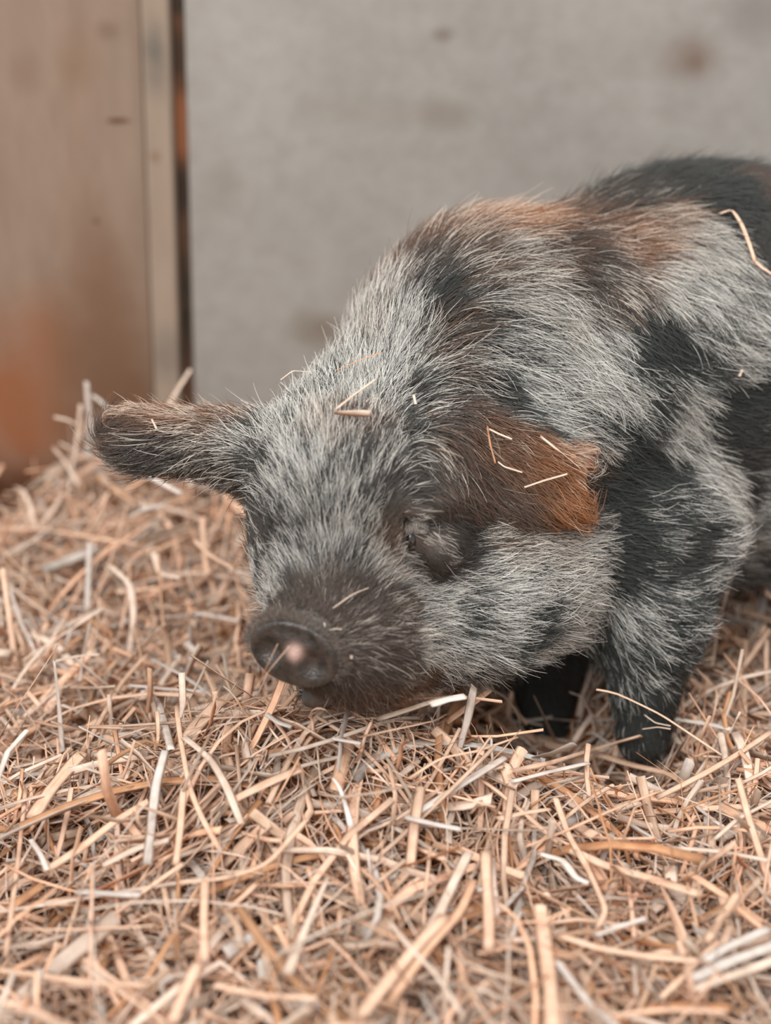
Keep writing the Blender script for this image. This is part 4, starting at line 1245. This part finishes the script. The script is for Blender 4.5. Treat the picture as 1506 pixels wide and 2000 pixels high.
stalk('thin straw rising steeply to the right edge', [(1395, 1640), (1440, 1600), (1512, 1562)], 11, 'pale', 'g', .018)
stalk('thin straw crossing under the dark twig on the right', [(1010, 1660), (1100, 1625), (1200, 1580), (1290, 1545)], 9, 'gold', 'g', .018)
stalk('narrow straw slanting down right of the broad folded leaf', [(1085, 1560), (1110, 1630), (1150, 1700)], 13, 'peach', 'g', .018)
stalk('pale leaf-like straw lying in the middle right of the bedding', [(970, 1600), (1020, 1588), (1075, 1580)], 20, 'peach', 'g', .016, flat=.3, tip=.6)
stalk('pale straw leaning left over the broad slab on the left', [(200, 1690), (270, 1655), (330, 1640)], 22, 'pale', 'g', .016, flat=.5)
stalk('grey chip lying near the grey upright stem', [(150, 1740), (210, 1745), (275, 1748)], 20, 'grey', 'g', .016, flat=.4)
stalk('thick peach straw lying over the left foreground toward the centre', [(90, 1700), (160, 1655), (230, 1600), (290, 1565)], 24, 'peach', 'g', .016, flat=.6)
stalk('thin straw bridging the shadow under the chin', [(800, 1520), (860, 1480), (930, 1468), (1010, 1440)], 9, 'peach', 'g', .016)
stalk('upright thin straw between the chin and the far leg', [(975, 1472, 0), (962, 1430, 0), (955, 1395, .002)], 8, 'peach', 's')
stalk('thin straw with a kink in front of the far hoof', [(1050, 1470, .700), (1020, 1440, .700), (993, 1428, .700)], 9, 'pale', 'y')
stalk('curved twiggy straw rising under the far side of the cheek', [(1015, 1420, .690), (1010, 1390, .690), (985, 1360, .692), (955, 1342, .694)], 10, 'dull', 'y')
stalk('thin arched straw between the two front legs', [(1165, 1440, 0), (1150, 1385, .002), (1135, 1360, .002), (1112, 1352, 0)], 8, 'pale', 's')
stalk('grey upright straw between the two front legs', [(1130, 1400, 0), (1140, 1340, .01), (1150, 1295, .02)], 13, 'pale', 's')
stalk('straw stub poking up beside the near hoof', [(1202, 1450, 0), (1206, 1430, 0), (1210, 1414, 0)], 9, 'peach', 's')
stalk('thin straw leaning up to the far cheek from the bedding', [(700, 1490, 0), (712, 1440, .004), (725, 1410, .008)], 8, 'peach', 's')
stalk('pale flat straw lying level behind the snout', [(250, 1338), (320, 1345), (400, 1350)], 11, 'white', 'g', .014, flat=.5)
stalk('white kinked straw lying left of the leaning curved piece', [(280, 1350), (310, 1370), (335, 1465)], 15, 'white', 'g', .014, flat=.5)
stalk('white standing straw with a broad head on the left', [(122, 1470, 0), (116, 1380, .004), (108, 1290, .008)], 18, 'white', 's', roll=1.2, tip=1.2)
stalk('flat pale straw capping the white standing one', [(105, 1292, .69), (150, 1282, .69), (195, 1278, .69)], 11, 'pale', 'y')
stalk('leaning straw crossing the grey upright one on the left', [(160, 1470), (200, 1400), (240, 1330), (290, 1275)], 13, 'peach', 'g', .014)
stalk('thin straw slanting across the bank to its foot', [(170, 1150, .83), (210, 1190, .82), (270, 1260, .80)], 12, 'peach', 'y')
stalk('bowed pale straw standing in the blurred bank', [(250, 1290, 0), (262, 1200, .01), (255, 1140, .02), (215, 1105, .03)], 15, 'pale', 's')
stalk('upright peach straw in the bank below the far eye', [(430, 1190, 0), (400, 1100, .02), (395, 1010, .04)], 12, 'peach', 's')
stalk('peach straw leaning right in the bank beside the far eye', [(410, 1200, 0), (445, 1130, .02), (485, 1050, .05)], 13, 'peach', 's')
stalk('grey fleck of straw deep in the blurred bank', [(250, 1010, .84), (280, 995, .84), (320, 985, .84)], 22, 'grey', 'y', flat=.3)
stalk('dim upright straw behind the near leg, right of the tall pale one', [(1440, 1300, .80), (1445, 1240, .81), (1440, 1180, .82)], 12, 'pale', 'y')
stalk('dim straw leaning right behind the near leg', [(1400, 1330, .76), (1440, 1280, .77), (1495, 1215, .79)], 12, 'dull', 'y')
